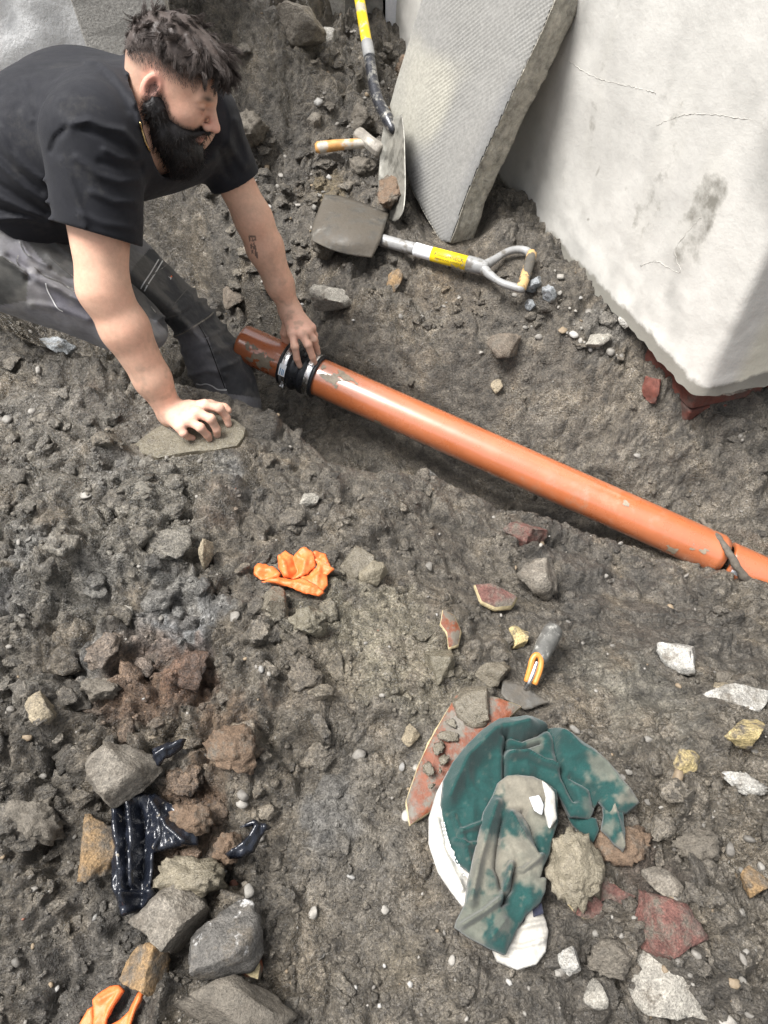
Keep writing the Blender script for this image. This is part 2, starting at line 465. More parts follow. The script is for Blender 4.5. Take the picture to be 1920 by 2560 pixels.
rockmat('rock_mud', (.165, .145, .11), (.21, .19, .15), rough=.26, var=.2, mud=.9)
rockmat('mud_wet', (.165, .147, .108), (.125, .11, .082), rough=.22, var=.2, mud=.9)
rockmat('mud_pale', (.23, .2, .145), (.165, .145, .105), rough=.38, var=.25, mud=.9)
rockmat('clod_brown', (.15, .10, .064), (.105, .085, .065), rough=.75, var=.4)
rockmat('clod_grey', (.135, .118, .094), (.10, .087, .07), rough=.7, var=.4)
rockmat('rock_yellow', (.44, .35, .17), (.11, .095, .08), (.47, .58), .8, mud=.5)

# ---------------------------------------------------------------- the ground
PA = np.array([-.238, 1.572, -.124]); PB = np.array([.899, 1.043, -.298])       # pipe axis: coupling, far joint
PU = (PB - PA) / np.linalg.norm(PB - PA)
HU = PU[:2] / np.linalg.norm(PU[:2]); HN = np.array([-HU[1], HU[0]])              # along, and towards the wall
PSL = PU[2] / np.linalg.norm(PU[:2])
CTRL = [(100, 2520, .01), (960, 2520, -.01), (1850, 2520, .0), (300, 2250, .0), (960, 2250, -.02), (1500, 2250, .0), (1850, 2100, .01),
        (100, 1850, .05), (500, 1850, .035), (900, 1850, .0), (1400, 1900, -.02), (1850, 1850, -.04),
        (100, 1500, .085), (450, 1500, .075), (800, 1500, .02), (1150, 1550, -.06), (1600, 1600, -.14), (1880, 1650, -.15),
        (100, 1200, .085), (400, 1200, .065), (700, 1250, .0), (1000, 1300, -.10), (1250, 1420, -.20), (1600, 1480, -.265), (1880, 1540, -.29),
        (60, 850, .05), (250, 960, .055), (490, 1085, .035), (640, 990, .0), (700, 1024, -.03), (770, 1064, -.06), (837, 1132, -.07), (958, 1158, -.11), (1050, 1172, -.14), (1100, 1188, -.16),
        (1180, 1233, -.20), (1250, 1275, -.235), (1300, 1286, -.25), (1400, 1316, -.27), (1480, 1343, -.28), (1560, 1380, -.29), (1650, 1416, -.295), (1750, 1440, -.285), (1840, 1450, -.285), (1900, 1480, -.29),
        (60, 770, .0), (850, 780, -.07), (1000, 860, -.10), (1150, 950, -.14), (1350, 1060, -.19), (1550, 1150, -.23), (1750, 1260, -.29), (1880, 1340, -.30),
        (1100, 740, -.03), (1300, 840, -.06), (1500, 940, -.09), (1700, 1080, -.16), (1880, 1150, -.18),
        (1130, 610, .0), (1350, 690, .0), (1480, 795, -.045), (1590, 905, -.07), (1690, 990, -.085), (1880, 1000, -.085),
        (900, 570, .0), (800, 460, .03), (900, 370, .055), (1000, 260, .085), (720, 260, .17), (620, 150, .30), (760, 120, .27),
        (900, 190, .15), (980, 165, .12), (650, 400, .05), (610, 500, -.02), (560, 620, -.09), (700, 640, -.06)]
WPTS = [(-1.4, -.2, .02), (-1.5, .8, .1), (1.5, -.1, 0), (1.6, .7, -.1), (1.7, 1.2, -.25), (-1.3, 1.75, -.02), (-1.0, 2.3, .08), (-.7, 2.4, .12), (-1.6, 2.8, .15),
        (-.55, 3.2, .32), (0, 3.3, .2), (.3, 2.9, .05), (.5, 3.3, .05), (1.6, 2.6, .0), (2.6, 1.8, -.1), (-2.6, 1, .1), (0, -.9, 0), (0, 5, .1)]
cp = np.array([gz(a, b, c) for a, b, c in CTRL] + [np.array(w, float) for w in WPTS])
def _tps(r2): return np.where(r2 > 1e-12, r2 * np.log(np.maximum(r2, 1e-12)) * .5, 0)
_n = len(cp)
_K = _tps(((cp[:, None, :2] - cp[None, :, :2]) ** 2).sum(-1)) + np.eye(_n) * .004
_A = np.zeros((_n + 3, _n + 3)); _A[:_n, :_n] = _K; _A[:_n, _n] = 1; _A[:_n, _n + 1:] = cp[:, :2]; _A[_n:, :_n] = _A[:_n, _n:].T
_W = np.linalg.solve(_A, np.concatenate([cp[:, 2], np.zeros(3)]))
def ground_base(x, y):                # smooth lie of the land with the trench cut into it
    x = np.asarray(x, float); y = np.asarray(y, float)
    xc, yc = np.clip(x, -2.6, 2.6), np.clip(y, -.9, 4.5)
    z = np.full(x.shape, _W[_n])
    z = z + _W[_n + 1] * xc + _W[_n + 2] * yc
    for i in range(_n):
        z = z + _W[i] * _tps((xc - cp[i, 0]) ** 2 + (yc - cp[i, 1]) ** 2)
    z = np.clip(z, -.5, .5)
    t = (x - PA[0]) * HU[0] + (y - PA[1]) * HU[1]; s = (x - PA[0]) * HN[0] + (y - PA[1]) * HN[1]
    T = [-.75, -.3, 0, .073, .149, .252, .365, .451, .502, .594, .678, .73, .84, .93, 1.02, 1.23, 1.32, 2.2]
    wn_ = np.interp(t, T, [.16, .215, .215, .21, .19, .19, .17, .15, .135, .125, .122, .10, .082, .075, .07, .04, .03, .03])
    wf_ = np.interp(t, T, [.42, .30, .10, .095, .09, .085, .082, .08, .078, .076, .075, .075, .075, .075, .072, .066, .062, .06])
    zb = np.interp(t, T, [-.28, -.37, -.37, -.36, -.35, -.35, -.37, -.40, -.42, -.44, -.46, -.46, -.46, -.44, -.37, -.315, -.315, -.36])
    sl = np.interp(t, T, [1.5, 2.5, 5, 5, 3.2, 2.2, 2.6, 4.5, 7, 8, 8, 8, 8, 8, 6, 3, 2, 2])
    fs_ = np.maximum(s - wf_, 0)
    zf = zb + np.maximum(-s - wn_, 0) * sl + np.minimum(fs_, .055) * 3.2 + np.maximum(fs_ - .055, 0) * .95 + np.where(t < -.75, (-.75 - t) * .9, 0)
    k = .022
    h = np.clip(.5 + .5 * (zf - z) / k, 0, 1)
    return zf + (z - zf) * h - k * h * (1 - h)

def steps(a, b, h, far, n):           # dense coordinates a..b, then growing steps out to far
    g = np.geomspace(h * 2, far, n)
    return np.concatenate([(a - np.cumsum(g))[::-1], np.arange(a, b, h), b + np.cumsum(g)])
GH = .0037
gx = steps(-1.25, 1.35, GH, 9, 34); gy = steps(-.2, 3.12, GH, 9, 34)
X, Y = np.meshgrid(gx, gy, indexing='ij')
xf, yf = X.ravel(), Y.ravel()
core = (xf > -1.7) & (xf < 1.8) & (yf > -.6) & (yf < 3.6)
zb_all = ground_base(xf, yf)
FLAT = [(480, 1085, 150, .85), (690, 1440, 120, .5), (1340, 1700, 90, .6), (1290, 2080, 300, .7), (380, 2130, 150, .6), (1580, 1720, 170, .55),
        (900, 1640, 200, .45), (820, 2150, 190, .45), (880, 570, 120, .6), (1200, 660, 150, .6), (860, 365, 90, .5), (1650, 1350, 220, .4), (900, 1120, 110, .5),
        (280, 2520, 110, .6), (1120, 1930, 140, .7), (930, 2400, 260, .35), (430, 1560, 110, .3)]
rough_k = np.ones(len(xf))
for a, b, r, k in FLAT:
    c = gz(a, b, 0.0 if b > 700 else .03); e = gz(a + r, b, 0.0 if b > 700 else .03)
    R = abs(e[0] - c[0])
    rough_k *= 1 - k * np.exp(-(((xf - c[0]) ** 2 + (yf - c[1]) ** 2) / R ** 2) ** 1.5)
# heap and spoil are lumpier than the trodden ground
lump = .75 + .45 * fbm2(xf, yf, 2.2, 5, 2)
for a, b, r, k in [(300, 1450, 420, .35), (720, 200, 330, .8), (1700, 2250, 330, .35), (450, 1950, 330, .35)]:
    c = gz(a, b, .05); e = gz(a + r, b, .05); R = abs(e[0] - c[0])
    lump += k * np.exp(-((xf - c[0]) ** 2 + (yf - c[1]) ** 2) / R ** 2)
zr = zb_all.reshape(len(gx), len(gy)); sx_, sy_ = np.gradient(zr, gx, gy); steep = 1 / (1 + 3.0 * (sx_ ** 2 + sy_ ** 2)).ravel()
arc = np.cumsum(np.sqrt(1 + sy_ ** 2) * np.gradient(gy)[None, :], 1)         # distance walked over the ground, so that slopes are not smeared
arc -= arc[:, int(np.argmin(abs(gy - .5)))][:, None]
arc = arc.ravel()
wx = xf + .026 * fbm2(xf, arc, 16, 41, 3); wy = arc + .026 * fbm2(xf, arc, 16, 47, 3)
def dome(f, seed, amp, keep):
    f1, f2, rid = worley2(wx, wy, f, seed)
    r = np.clip((rid - (1 - keep)) / keep, 0, 1)
    return amp * (np.clip(1 - (f1 / .8) ** 2, 0, 1) ** .8 * (.35 + .65 * r) * (rid > 1 - keep)) - amp * .3 * np.exp(-((f2 - f1) / .09) ** 2) * (rid > .45)
P3 = np.stack([wx, wy, zb_all * .5], -1)
def billow(P, f, seed, o, gain=.56):          # rounded lumps with sharp creases between them
    r, a_ = 0, 1.0
    for k in range(o):
        r = r + a_ * np.abs(vn3(P + 5.3 * k, f, seed + k)); a_ *= gain; f *= 2.07
    return r
bl_ = billow(P3, 8, 131, 4)
cr_ = np.exp(-(np.abs(vn3(P3 + .03 * fbm3(P3, 30, 7, 2)[:, None], 6.5, 151)) / .035) ** 2) * smooth(-.1, .4, fbm3(P3, 3, 153, 2))
det = .070 * (bl_ - .45) - .020 * cr_
det += dome(7.5, 3, .040, .6) + dome(14, 13, .032, .6) + (dome(34, 23, .015, .6) + dome(70, 33, .0075, .65)) * steep
det *= .6 + .4 * steep
far_k = np.where(core, 1, .4)
# keep loose lumps out of the pipe's bed
t_ = (xf - PA[0]) * HU[0] + (yf - PA[1]) * HU[1]; s_ = (xf - PA[0]) * HN[0] + (yf - PA[1]) * HN[1]
pipe_k = 1 - .55 * np.exp(-(s_ / .10) ** 2) * (t_ > -.25)
zf_all = zb_all + (det - .022) * rough_k * lump * far_k * pipe_k

# soil may not stand inside the pipe: clear a groove where the pipe lies open
pz = PA[2] + t_ * PSL
open_ = (t_ > -.40) & (t_ < .98)
groove = np.abs(s_) < .066
zf_all = np.where(open_ & groove, np.minimum(zf_all, pz - .062), zf_all)
lying = (t_ >= .98)
zf_all = np.where(lying & (np.abs(s_) < .05), np.minimum(zf_all, pz + np.where(s_ < 0, -.02 - (s_ + .05) * .3, -.01)), zf_all)

# soil pressed down under things that lie on it
PRESS = [([(325, 1112), (392, 1060), (440, 1040), (520, 1024), (590, 1040), (622, 1068), (600, 1120), (489, 1136), (394, 1152), (345, 1136)], .036),
         ([(1060, 2060), (1100, 1960), (1160, 1860), (1250, 1790), (1370, 1800), (1500, 1890), (1600, 2010), (1560, 2140), (1500, 2060), (1400, 2060), (1390, 2260), (1370, 2400), (1290, 2435), (1120, 2330)], .006),
         ([(1140, 1735), (1040, 1900), (1010, 1995), (1022, 2062), (1110, 2000), (1310, 1770)], .004), ([(284, 2005), (340, 1985), (470, 2030), (510, 2060), (505, 2125), (400, 2150), (410, 2245), (318, 2302), (288, 2220)], .012),
         ([(560, 2145), (610, 2070), (645, 2050), (690, 2070), (640, 2150)], .014), ([(384, 1880), (478, 1852), (465, 1890), (398, 1930)], .038),
         ([(632, 1420), (700, 1380), (790, 1370), (840, 1430), (810, 1500), (650, 1470)], .022), ([(190, 2600), (240, 2490), (300, 2460), (370, 2475), (335, 2600)], .014),
         ([(1245, 1700), (1320, 1710), (1385, 1755), (1320, 1782), (1245, 1745)], -.052), ([(1310, 1715), (1310, 1680), (1370, 1560), (1405, 1570), (1350, 1670), (1330, 1725)], -.040),
         ([(805, 480), (775, 605), (905, 668), (960, 600), (980, 530)], .028), ([(950, 590), (1230, 660), (1320, 615), (1345, 640), (1310, 735), (1240, 710), (1170, 680), (950, 620)], .018),
         ([(1180, 1455), (1270, 1470), (1300, 1490), (1240, 1522)], -.10), ([(1050, 530), (1170, 470), (1200, 590), (1140, 650), (1070, 610)], -.02)]
for poly, zp in PRESS:
    q = A_ = gz(np.array(poly, float)[:, 0], np.array(poly, float)[:, 1], zp)[:, :2]
    lo_, hi_ = q.min(0) - .06, q.max(0) + .06
    m = np.nonzero((xf > lo_[0]) & (xf < hi_[0]) & (yf > lo_[1]) & (yf < hi_[1]))[0]
    Qm = np.stack([xf[m], yf[m]], -1); sdm = seg_dist(Qm, q, True) * np.where(inside(Qm, q), -1, 1)
    zf_all[m] = np.minimum(zf_all[m], zp + np.maximum(sdm, 0) * 1.2 + .0012 * fbm2(xf[m], yf[m], 60, 3, 2))

# colours of the soil itself: dark loam, grey clay, rust stains, pale wet mud
n1 = fbm2(xf, yf, 4, 101, 4)[:, None]; n2 = fbm2(xf, yf, 16, 111, 4)[:, None]; n3 = fbm2(xf, yf, 50, 121, 3)[:, None]
base_c = np.array([.128, .112, .089]) * np.ones((len(xf), 1))
base_c = base_c * (1 + .35 * n1 + .32 * n2 + .25 * n3)
base_c += np.clip(n2 - .15, 0, 1) * np.array([.05, .032, .012])
wet = np.clip(.42 + .5 * n1[:, 0] + .45 * n2[:, 0], 0, .9)
PATCH = [  # px, py, radius, colour, strength, wetness
    (430, 1560, 115, (.215, .22, .222), .95, .1), (85, 1385, 75, (.215, .225, .23), .9, .1), (260, 1460, 60, (.18, .185, .185), .6, .1), (590, 1205, 55, (.20, .20, .195), .7, .5),
    (30, 1500, 60, (.12, .125, .135), .7, .2), (230, 1640, 70, (.17, .172, .17), .7, .2), (820, 2030, 70, (.19, .19, .185), .6, .1), (300, 1180, 90, (.125, .135, .15), .6, .3),
    (360, 1690, 130, (.155, .092, .055), .85, .1), (480, 1690, 80, (.16, .085, .05), .8, .1), (560, 1850, 120, (.155, .105, .066), .9, .15), (480, 2060, 110, (.145, .09, .055), .9, .1),
    (130, 1290, 45, (.20, .13, .06), .8, .1), (545, 1275, 60, (.16, .11, .075), .8, .2), (230, 985, 30, (.16, .08, .04), .8, .2), (1590, 2130, 90, (.14, .10, .075), .8, .1),
    (900, 1590, 165, (.235, .21, .155), 1.0, 1.0), (800, 1690, 100, (.17, .14, .105), .7, .5), (1060, 1660, 120, (.22, .195, .145), .9, 1.0), (1010, 1510, 90, (.215, .19, .14), .8, .9),
    (120, 1150, 120, (.20, .18, .145), .6, .9), (420, 1190, 150, (.19, .175, .14), .5, .8), (1320, 1870, 90, (.21, .18, .14), .6, .3), (1580, 1720, 150, (.165, .155, .125), .7, .2),
    (1130, 690, 120, (.17, .115, .06), .45, .1), (900, 1100, 110, (.11, .10, .08), .7, .8), (720, 1000, 90, (.10, .09, .075), .6, .8), (1450, 1100, 150, (.125, .10, .07), .6, .2),
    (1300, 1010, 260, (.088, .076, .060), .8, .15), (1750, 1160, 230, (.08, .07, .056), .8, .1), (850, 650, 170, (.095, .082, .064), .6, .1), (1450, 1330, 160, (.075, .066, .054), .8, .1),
    (250, 1320, 300, (.185, .17, .142), .8, .95), (150, 1050, 200, (.18, .165, .14), .7, .9), (1000, 2000, 200, (.14, .128, .108), .5, .2),
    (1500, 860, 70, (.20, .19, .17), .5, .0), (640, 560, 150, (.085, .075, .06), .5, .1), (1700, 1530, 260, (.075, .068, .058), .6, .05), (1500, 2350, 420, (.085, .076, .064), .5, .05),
    (1000, 2420, 60, (.22, .185, .13), .5, .1), (180, 2450, 200, (.07, .065, .058), .6, .05), (760, 330, 300, (.088, .078, .064), .5, .15), (820, 480, 60, (.20, .15, .075), .6, .1),
    (100, 740, 90, (.21, .20, .175), .55, .3), (60, 660, 60, (.17, .16, .14), .6, .2)]
for a, b, r, col, st, wt in PATCH:
    zc = float(ground_base(*gz(a, b, .0)[:2])); c = gz(a, b, zc); R = r / FPX * ((c[1]) * CP - (c[2] - CAMZ) * SP)
    dd = np.hypot(xf - c[0], (yf - c[1]) * .85) / R + .75 * n2[:, 0] + .55 * n3[:, 0] + .3 * n1[:, 0]
    k = (.8 * st * smooth(1.2, .4, dd))[:, None]
    base_c = base_c * (1 - k) + np.array(col) * 1.08 * (1 + .2 * n3 + .2 * n2) * k
    wet = wet * (1 - k[:, 0]) + wt * k[:, 0]
tint = np.hstack([np.clip(base_c, .03, .5), np.clip(wet, 0, 1)[:, None]])
nx, ny = len(gx), len(gy)
ii = (np.arange(nx - 1)[:, None] * ny + np.arange(ny - 1)[None, :]).ravel()
GF = np.stack([ii, ii + ny, ii + ny + 1, ii + 1], -1)
ground = obj('ground', np.stack([xf, yf, zf_all], -1), GF, 'soil', loc=(0, 0, 0), col=tint)
tag(ground, 'dug wet grey-brown soil and clay with a trench cut through it', 'ground', kind='structure')
ZG = zf_all.reshape(nx, ny); TG = tint.reshape(nx, ny, 4)
def zat(x, y):
    x, y = np.asarray(x, float), np.asarray(y, float)
    i = np.clip(np.searchsorted(gx, x) - 1, 0, nx - 2); j = np.clip(np.searchsorted(gy, y) - 1, 0, ny - 2)
    u = (x - gx[i]) / (gx[i + 1] - gx[i]); v = (y - gy[j]) / (gy[j + 1] - gy[j])
    return ZG[i, j] * (1 - u) * (1 - v) + ZG[i + 1, j] * u * (1 - v) + ZG[i, j + 1] * (1 - u) * v + ZG[i + 1, j + 1] * u * v
def tat(x, y):
    i = np.clip(np.searchsorted(gx, x), 0, nx - 1); j = np.clip(np.searchsorted(gy, y), 0, ny - 1)
    return TG[i, j]
def at(px, py):                       # where the line of sight through a photo pixel meets the soil
    d = np.arange(.7, 4.2, .004); P = J(np.full(len(d), px), np.full(len(d), py), d)
    k = np.argmax(P[:, 2] <= zat(P[:, 0], P[:, 1]))
    return P[k]
def depth_of(p): return p[1] * CP - (p[2] - CAMZ) * SP

# ---------------------------------------------------------------- white rendered house corner
WC = np.array([.835, 1.372]); WA = np.array([-.389, .921]); WB = np.array([.967, .256])       # corner, left face, right face
def wall_xy(s):                       # s < 0 along the left face, s > 0 along the right face, rounded arris
    r = .014; a = abs(s)
    d = WA if s < 0 else WB
    p = WC + d * a
    k = max(0, 1 - a / r)
    return p + (WA + WB) * (r * .30 * k * k)
def wall_n(s):
    nA = np.array([-WA[1], WA[0]]); nA = nA if nA @ np.array([-1, -.3]) > 0 else -nA
    nB = np.array([WB[1], -WB[0]]); nB = nB if nB[1] < 0 else -nB
    k = np.clip(s / .07 + .5, 0, 1); n = nA * (1 - k) + nB * k
    return n / np.linalg.norm(n)
ss = np.concatenate([np.arange(-2.3, -.06, .014), np.arange(-.06, .0601, .006), np.arange(.074, 2.2, .02)])
zz = np.concatenate([np.arange(0, .25, .012), np.arange(.26, 2.45, .03)])
V = []
for s in ss:
    p = wall_xy(s); n = wall_n(s)
    rag = .003 * math.sin(s * 17) + .003 * math.sin(s * 61 + 1) + .003 * math.sin(s * 140)
    for k, z in enumerate(zz):
        fl = .016 * math.exp(-z / .10) + .014 * math.exp(-z / .5)
        V.append([p[0] + n[0] * fl, p[1] + n[1] * fl, (-.012 + rag * max(0, 1 - z / .08)) + z])
V = np.array(V)
dz = .0028 * fbm3(V, 7, 3) + .0022 * fbm3(V, 28, 9)
nn = np.repeat(np.array([wall_n(s) for s in ss]), len(zz), 0)
V[:, :2] += nn * dz[:, None]
m_ = len(zz); ii = (np.arange(len(ss) - 1)[:, None] * m_ + np.arange(m_ - 1)[None]).ravel()
F = np.stack([ii, ii + m_, ii + m_ + 1, ii + 1], -1)
zrel = V[:, 2] + .01; sr = np.repeat(ss, len(zz))
mould = smooth(.095, .01, zrel + .05 * fbm3(V, 9, 31) + .05 * fbm3(V, 30, 32) - np.where(sr > .02, .05, 0))
streak = smooth(.0, .5, fbm3(V * np.array([2.2, 2.2, .45]), 5, 77)) * smooth(.0, .45, fbm3(V, 2.2, 78) + .15)
eff = smooth(.35, .6, fbm3(V * np.array([1, 1, 1.6]), 11, 55)) * smooth(.20, .10, zrel) * smooth(.0, .05, zrel)
sp = smooth(.50, .64, fbm3(V, 34, 91)) * smooth(.0, .5, fbm3(V, 3, 92) + .2)
wc = np.array([.57, .555, .515]) * (1 + .06 * fbm3(V, 4, 12))[:, None]
wc = wc * (1 - .30 * smooth(.0, .55, fbm3(V * np.array([1.4, 1.4, .7]), 5, 13) + .35 * fbm3(V, 22, 14)))[:, None]
wc = wc * (1 - .22 * smooth(-.1, .5, fbm3(V, 2.4, 15)) * smooth(.9, .2, zrel))[:, None]
def lay(c, k, col): return c * (1 - k[:, None]) + np.array(col) * k[:, None]
wc = lay(wc, .25 * streak, (.45, .43, .37))
wc = lay(wc, .55 * smooth(.05, .10, sr) * smooth(.55, .1, zrel), (.62, .585, .44))
M('render_tint', attr='tint', rough=.82, var=.12, vs=9, stain=((.21, .20, .172), 14), bump=.35, bs=22, bd=.006, bump2=(120, .2, .002))
house = thing('house_wall', (WC[0], WC[1], -.02), 'cracked white rendered house corner with black mouldy foot above the trench', 'wall')
al = np.maximum.reduce([smooth(.060, .0, zrel) * .95 - .10 * eff + .12 * smooth(.02, .2, sr) * smooth(.14, .0, zrel), 0.52 * streak, .50 * sp])
obj('render_coat', V, F, 'render_tint', house, col=np.hstack([wc, al[:, None]]))
WT = BVHTree.FromPolygons([tuple(x) for x in V], [tuple(int(i) for i in q) for q in F])
# broken underside of the render
lipV = []
for s in ss:
    i = int(np.argmin(abs(ss - s))) * m_; p = V[i]; n = wall_n(s)
    lipV += [p + [0, 0, .0], [p[0] - n[0] * .045, p[1] - n[1] * .045, p[2] + .004 * math.sin(s * 90)]]
lipV = np.array(lipV); F2 = np.array([[2 * i, 2 * i + 1, 2 * i + 3, 2 * i + 2] for i in range(len(ss) - 1)])
obj('render_underside', lipV, F2, 'render_lip', house)
# crack lines: thin ragged ridges in the render, as the surface shows
def on_wall(px, py):
    r = ray(px, py); h = WT.ray_cast(Vector((0, 0, CAMZ)), Vector(r / np.linalg.norm(r)))
    return None if h[0] is None else np.array(h[0])
CRACKS = [[(1390, 130), (1480, 190), (1560, 212), (1640, 232)], [(1640, 315), (1700, 290), (1770, 285), (1880, 300)], [(1600, 665), (1640, 655), (1700, 680), (1690, 620), (1755, 540)]]
for line in CRACKS:
    q = spline(np.array(line, float), 60) + RNG.normal(0, 1.3, (60, 2)); P = [on_wall(*x) for x in q]; P = np.array([p for p in P if p is not None])
    v, f = tube(P, .0003 + .0007 * RNG.random(len(P)), 5)
    obj('crack', v, f, 'crack_dark', house)
# brick course laid bare under the render
bl = .215
for row in range(2):
    for k in range(-5, 3):
        s0 = k * (bl + .012) + (.0 if row == 0 else .11)
        if s0 + bl < 0: d, a0, a1 = WA, -s0 - bl, -s0
        elif s0 > -.02: d, a0, a1 = WB, s0, s0 + bl
        else: d, a0, a1 = WA, .0, -s0
        n2_ = wall_n(-1 if d is WA else 1)
        mid = WC + d * (a0 + a1) / 2 - n2_ * .055
        zc = -.055 - row * .076
        zc -= .004 * ((k * 7 + row) % 3)
        v, f = box_pts([mid[0], mid[1], zc], [d[0] * (a1 - a0) / 2, d[1] * (a1 - a0) / 2, 0], [n2_[0] * .05, n2_[1] * .05, 0], [0, 0, .0325])
        b = obj('brick', v + RNG.normal(0, .0015, v.shape), f, 'red_brick', house, smooth_=False); bevel(b, .005)
v, f = cat([box_pts([*(WC + WA * 1.2 - wall_n(-1) * .075), -.13], [WA[0] * 1.15, WA[1] * 1.15, 0], [wall_n(-1)[0] * .05, wall_n(-1)[1] * .05, 0], [0, 0, .14]),
            box_pts([*(WC + WB * 1.1 - wall_n(1) * .075), -.131], [WB[0] * 1.05, WB[1] * 1.05, 0], [wall_n(1)[0] * .05, wall_n(1)[1] * .05, 0], [0, 0, .14])])
obj('mortar_bed', v, f, 'mortar', house, smooth_=False)

# ---------------------------------------------------------------- orange clay drain pipe, coupling, next pipe
def pip(t): return PA + PU * t
def pipe_t(px):                       # where along the axis a pixel column lies
    ts = np.linspace(-.6, 1.8, 2400); q = proj(PA + PU * ts[:, None])
    return float(ts[np.argmin(abs(q[:, 0] - px))])
T0, T1 = pipe_t(607), pipe_t(1808)
R0 = .055
def roughen(V, a): return V + RNG.normal(0, a, V.shape)
def pipe(name, t0, t1, label, R=R0, drop=0, cham=True):
    o = thing(name, pip((t0 + t1) / 2) - [0, 0, R + drop], label, 'pipe')
    L_ = t1 - t0; n = 60
    prof = [(0, R - .013), (0, R - .002), (.002, R)] + [(x, R) for x in np.linspace(.01, L_ - .022, n)]
    prof += [(L_ - .018, R), (L_ - .002, R - .007), (L_, R - .013)] if cham else [(L_ - .001, R), (L_, R - .013)]
    v, f = lathe(pip(t0) - [0, 0, drop], pip(t1) - [0, 0, drop], prof, 48)
    obj('barrel', v, f, 'orange_clay', o)
    prof = [(0, R - .013), (L_, R - .013)]
    v, f = lathe(pip(t0) - [0, 0, drop], pip(t1) - [0, 0, drop], prof, 48)
    obj('bore', v, f, 'orange_clay', o)
    return o
Tc = pipe_t(757)
p1 = pipe('drain_pipe', T0, Tc - .002, 'short open-ended length of orange clay pipe behind the black coupling')
p2 = pipe('drain_pipe', Tc + .002, T1, 'long glossy orange clay drain pipe lying diagonally across the trench')
p3 = pipe('drain_pipe', T1 + .012, T1 + 1.1, 'orange pipe continuing beyond the root, half sunk in soil', R0, .012, False)
d_, u_, v_ = frame_of(PU)
up_ = np.array([0, 0, 1.]); up_ = up_ - d_ * (up_ @ d_); up_ /= np.linalg.norm(up_); sd_ = np.cross(d_, up_)   # sd_: towards the camera side or away
if sd_[1] > 0: sd_ = -sd_
def on_pipe(t, ang, R):               # ang 0 = top, 90 = towards the camera
    a = math.radians(ang)
    return pip(t) + R * (math.cos(a) * up_ + math.sin(a) * sd_)
def smear(parent, t0, t1, a0, a1, seed, mat='clay_smear', h=.0012):
    nt, na = 26, 22; V = []; ok = []
    for i in range(nt):
        for k in range(na):
            t = t0 + (t1 - t0) * i / (nt - 1); a = a0 + (a1 - a0) * k / (na - 1)
            q = np.array([[t * 1.0, a * .0011 * 1.0, seed * 3.1]])
            e = 1 - max(abs(2 * i / (nt - 1) - 1), abs(2 * k / (na - 1) - 1))
            ok.append(e * .9 + .75 * float(fbm3(q, 55, seed)[0]) > .34)
            V.append(on_pipe(t, a, R0 + h + .0006 * RNG.random()))
    F = [[i * na + k, i * na + k + 1, (i + 1) * na + k + 1, (i + 1) * na + k] for i in range(nt - 1) for k in range(na - 1)
         if ok[i * na + k] and ok[i * na + k + 1] and ok[(i + 1) * na + k] and ok[(i + 1) * na + k + 1]]
    if F: obj('mud_smear', V, F, mat, parent)
smear(p2, Tc + .055, Tc + .155, 0, 60, 2); smear(p2, Tc + .10, Tc + .20, -10, 22, 3)
smear(p1, Tc - .135, Tc - .055, 38, 100, 5); smear(p1, Tc - .17, Tc - .10, 30, 95, 6)
smear(p2, Tc + .25, Tc + .29, 92, 118, 8); smear(p2, T1 - .16, T1 - .11, 60, 110, 9); smear(p2, T1 - .31, T1 - .28, 5, 25, 10); smear(p2, T1 - .1, T1 - .05, 40, 60, 12)
cp_ = thing('pipe_coupling', pip(Tc) - [0, 0, .07], 'black rubber pipe coupling with steel bands under his fingers', 'coupling')
def ring(t0, prof, mat, name, par, n=48):
    v, f = lathe(pip(t0), pip(t0 + 1), prof, n); return obj(name, v, f, mat, par)
hw = .056
ring(Tc - hw, [(0, .0555), (0, .063), (.002, .0655), (.006, .0655), (.008, .0625), (.030, .0625), (.034, .066), (.040, .068), (.047, .068), (.052, .062), (.058, .060),
               (.064, .062), (.069, .067), (.078, .067), (.082, .0625), (.104, .0625), (.106, .0655), (.110, .0655), (.112, .063), (.112, .0555)], 'rubber', 'sleeve', cp_)
for a, b in ((.010, .027), (.085, .102)):
    ring(Tc - hw, [(a, .0628), (a, .0642), (a + .002, .0647), (b - .002, .0647), (b, .0642), (b, .0628)], 'steel_band', 'clamp_band', cp_)
for tt, ang in ((Tc - hw + .0185, 128), (Tc - hw + .0935, 15)):
    c = on_pipe(tt, ang, .069); nrm = (c - pip(tt)) / np.linalg.norm(c - pip(tt)); tg = np.cross(nrm, PU)
    v, f = box_pts(c, PU * .007, tg * .012, nrm * .005); b = obj('screw_housing', v, f, 'steel_band', cp_, smooth_=False); bevel(b, .002)
    v, f = tube([c + tg * .012 + nrm * .001, c + tg * .022 + nrm * .001], .0045, 10); obj('screw', v, f, 'steel_band', b)
lb = []
for i in range(2):
    for a in np.linspace(48, 80, 8): lb.append(on_pipe(Tc - hw + .0085 + .021 * i, a, .0652))
lab = obj('sticker', lb, [[k, k + 1, 8 + k + 1, 8 + k] for k in range(7)], 'paper', cp_)
for x in (.013, .019, .0235):
    lb = [on_pipe(Tc - hw + x + .0022 * i, a, .0656) for i in range(2) for a in np.linspace(54 + x * 300, 76, 6)]
    obj('print_line', lb, [[k, k + 1, 6 + k + 1, 6 + k] for k in range(5)], 'blue_print', lab)

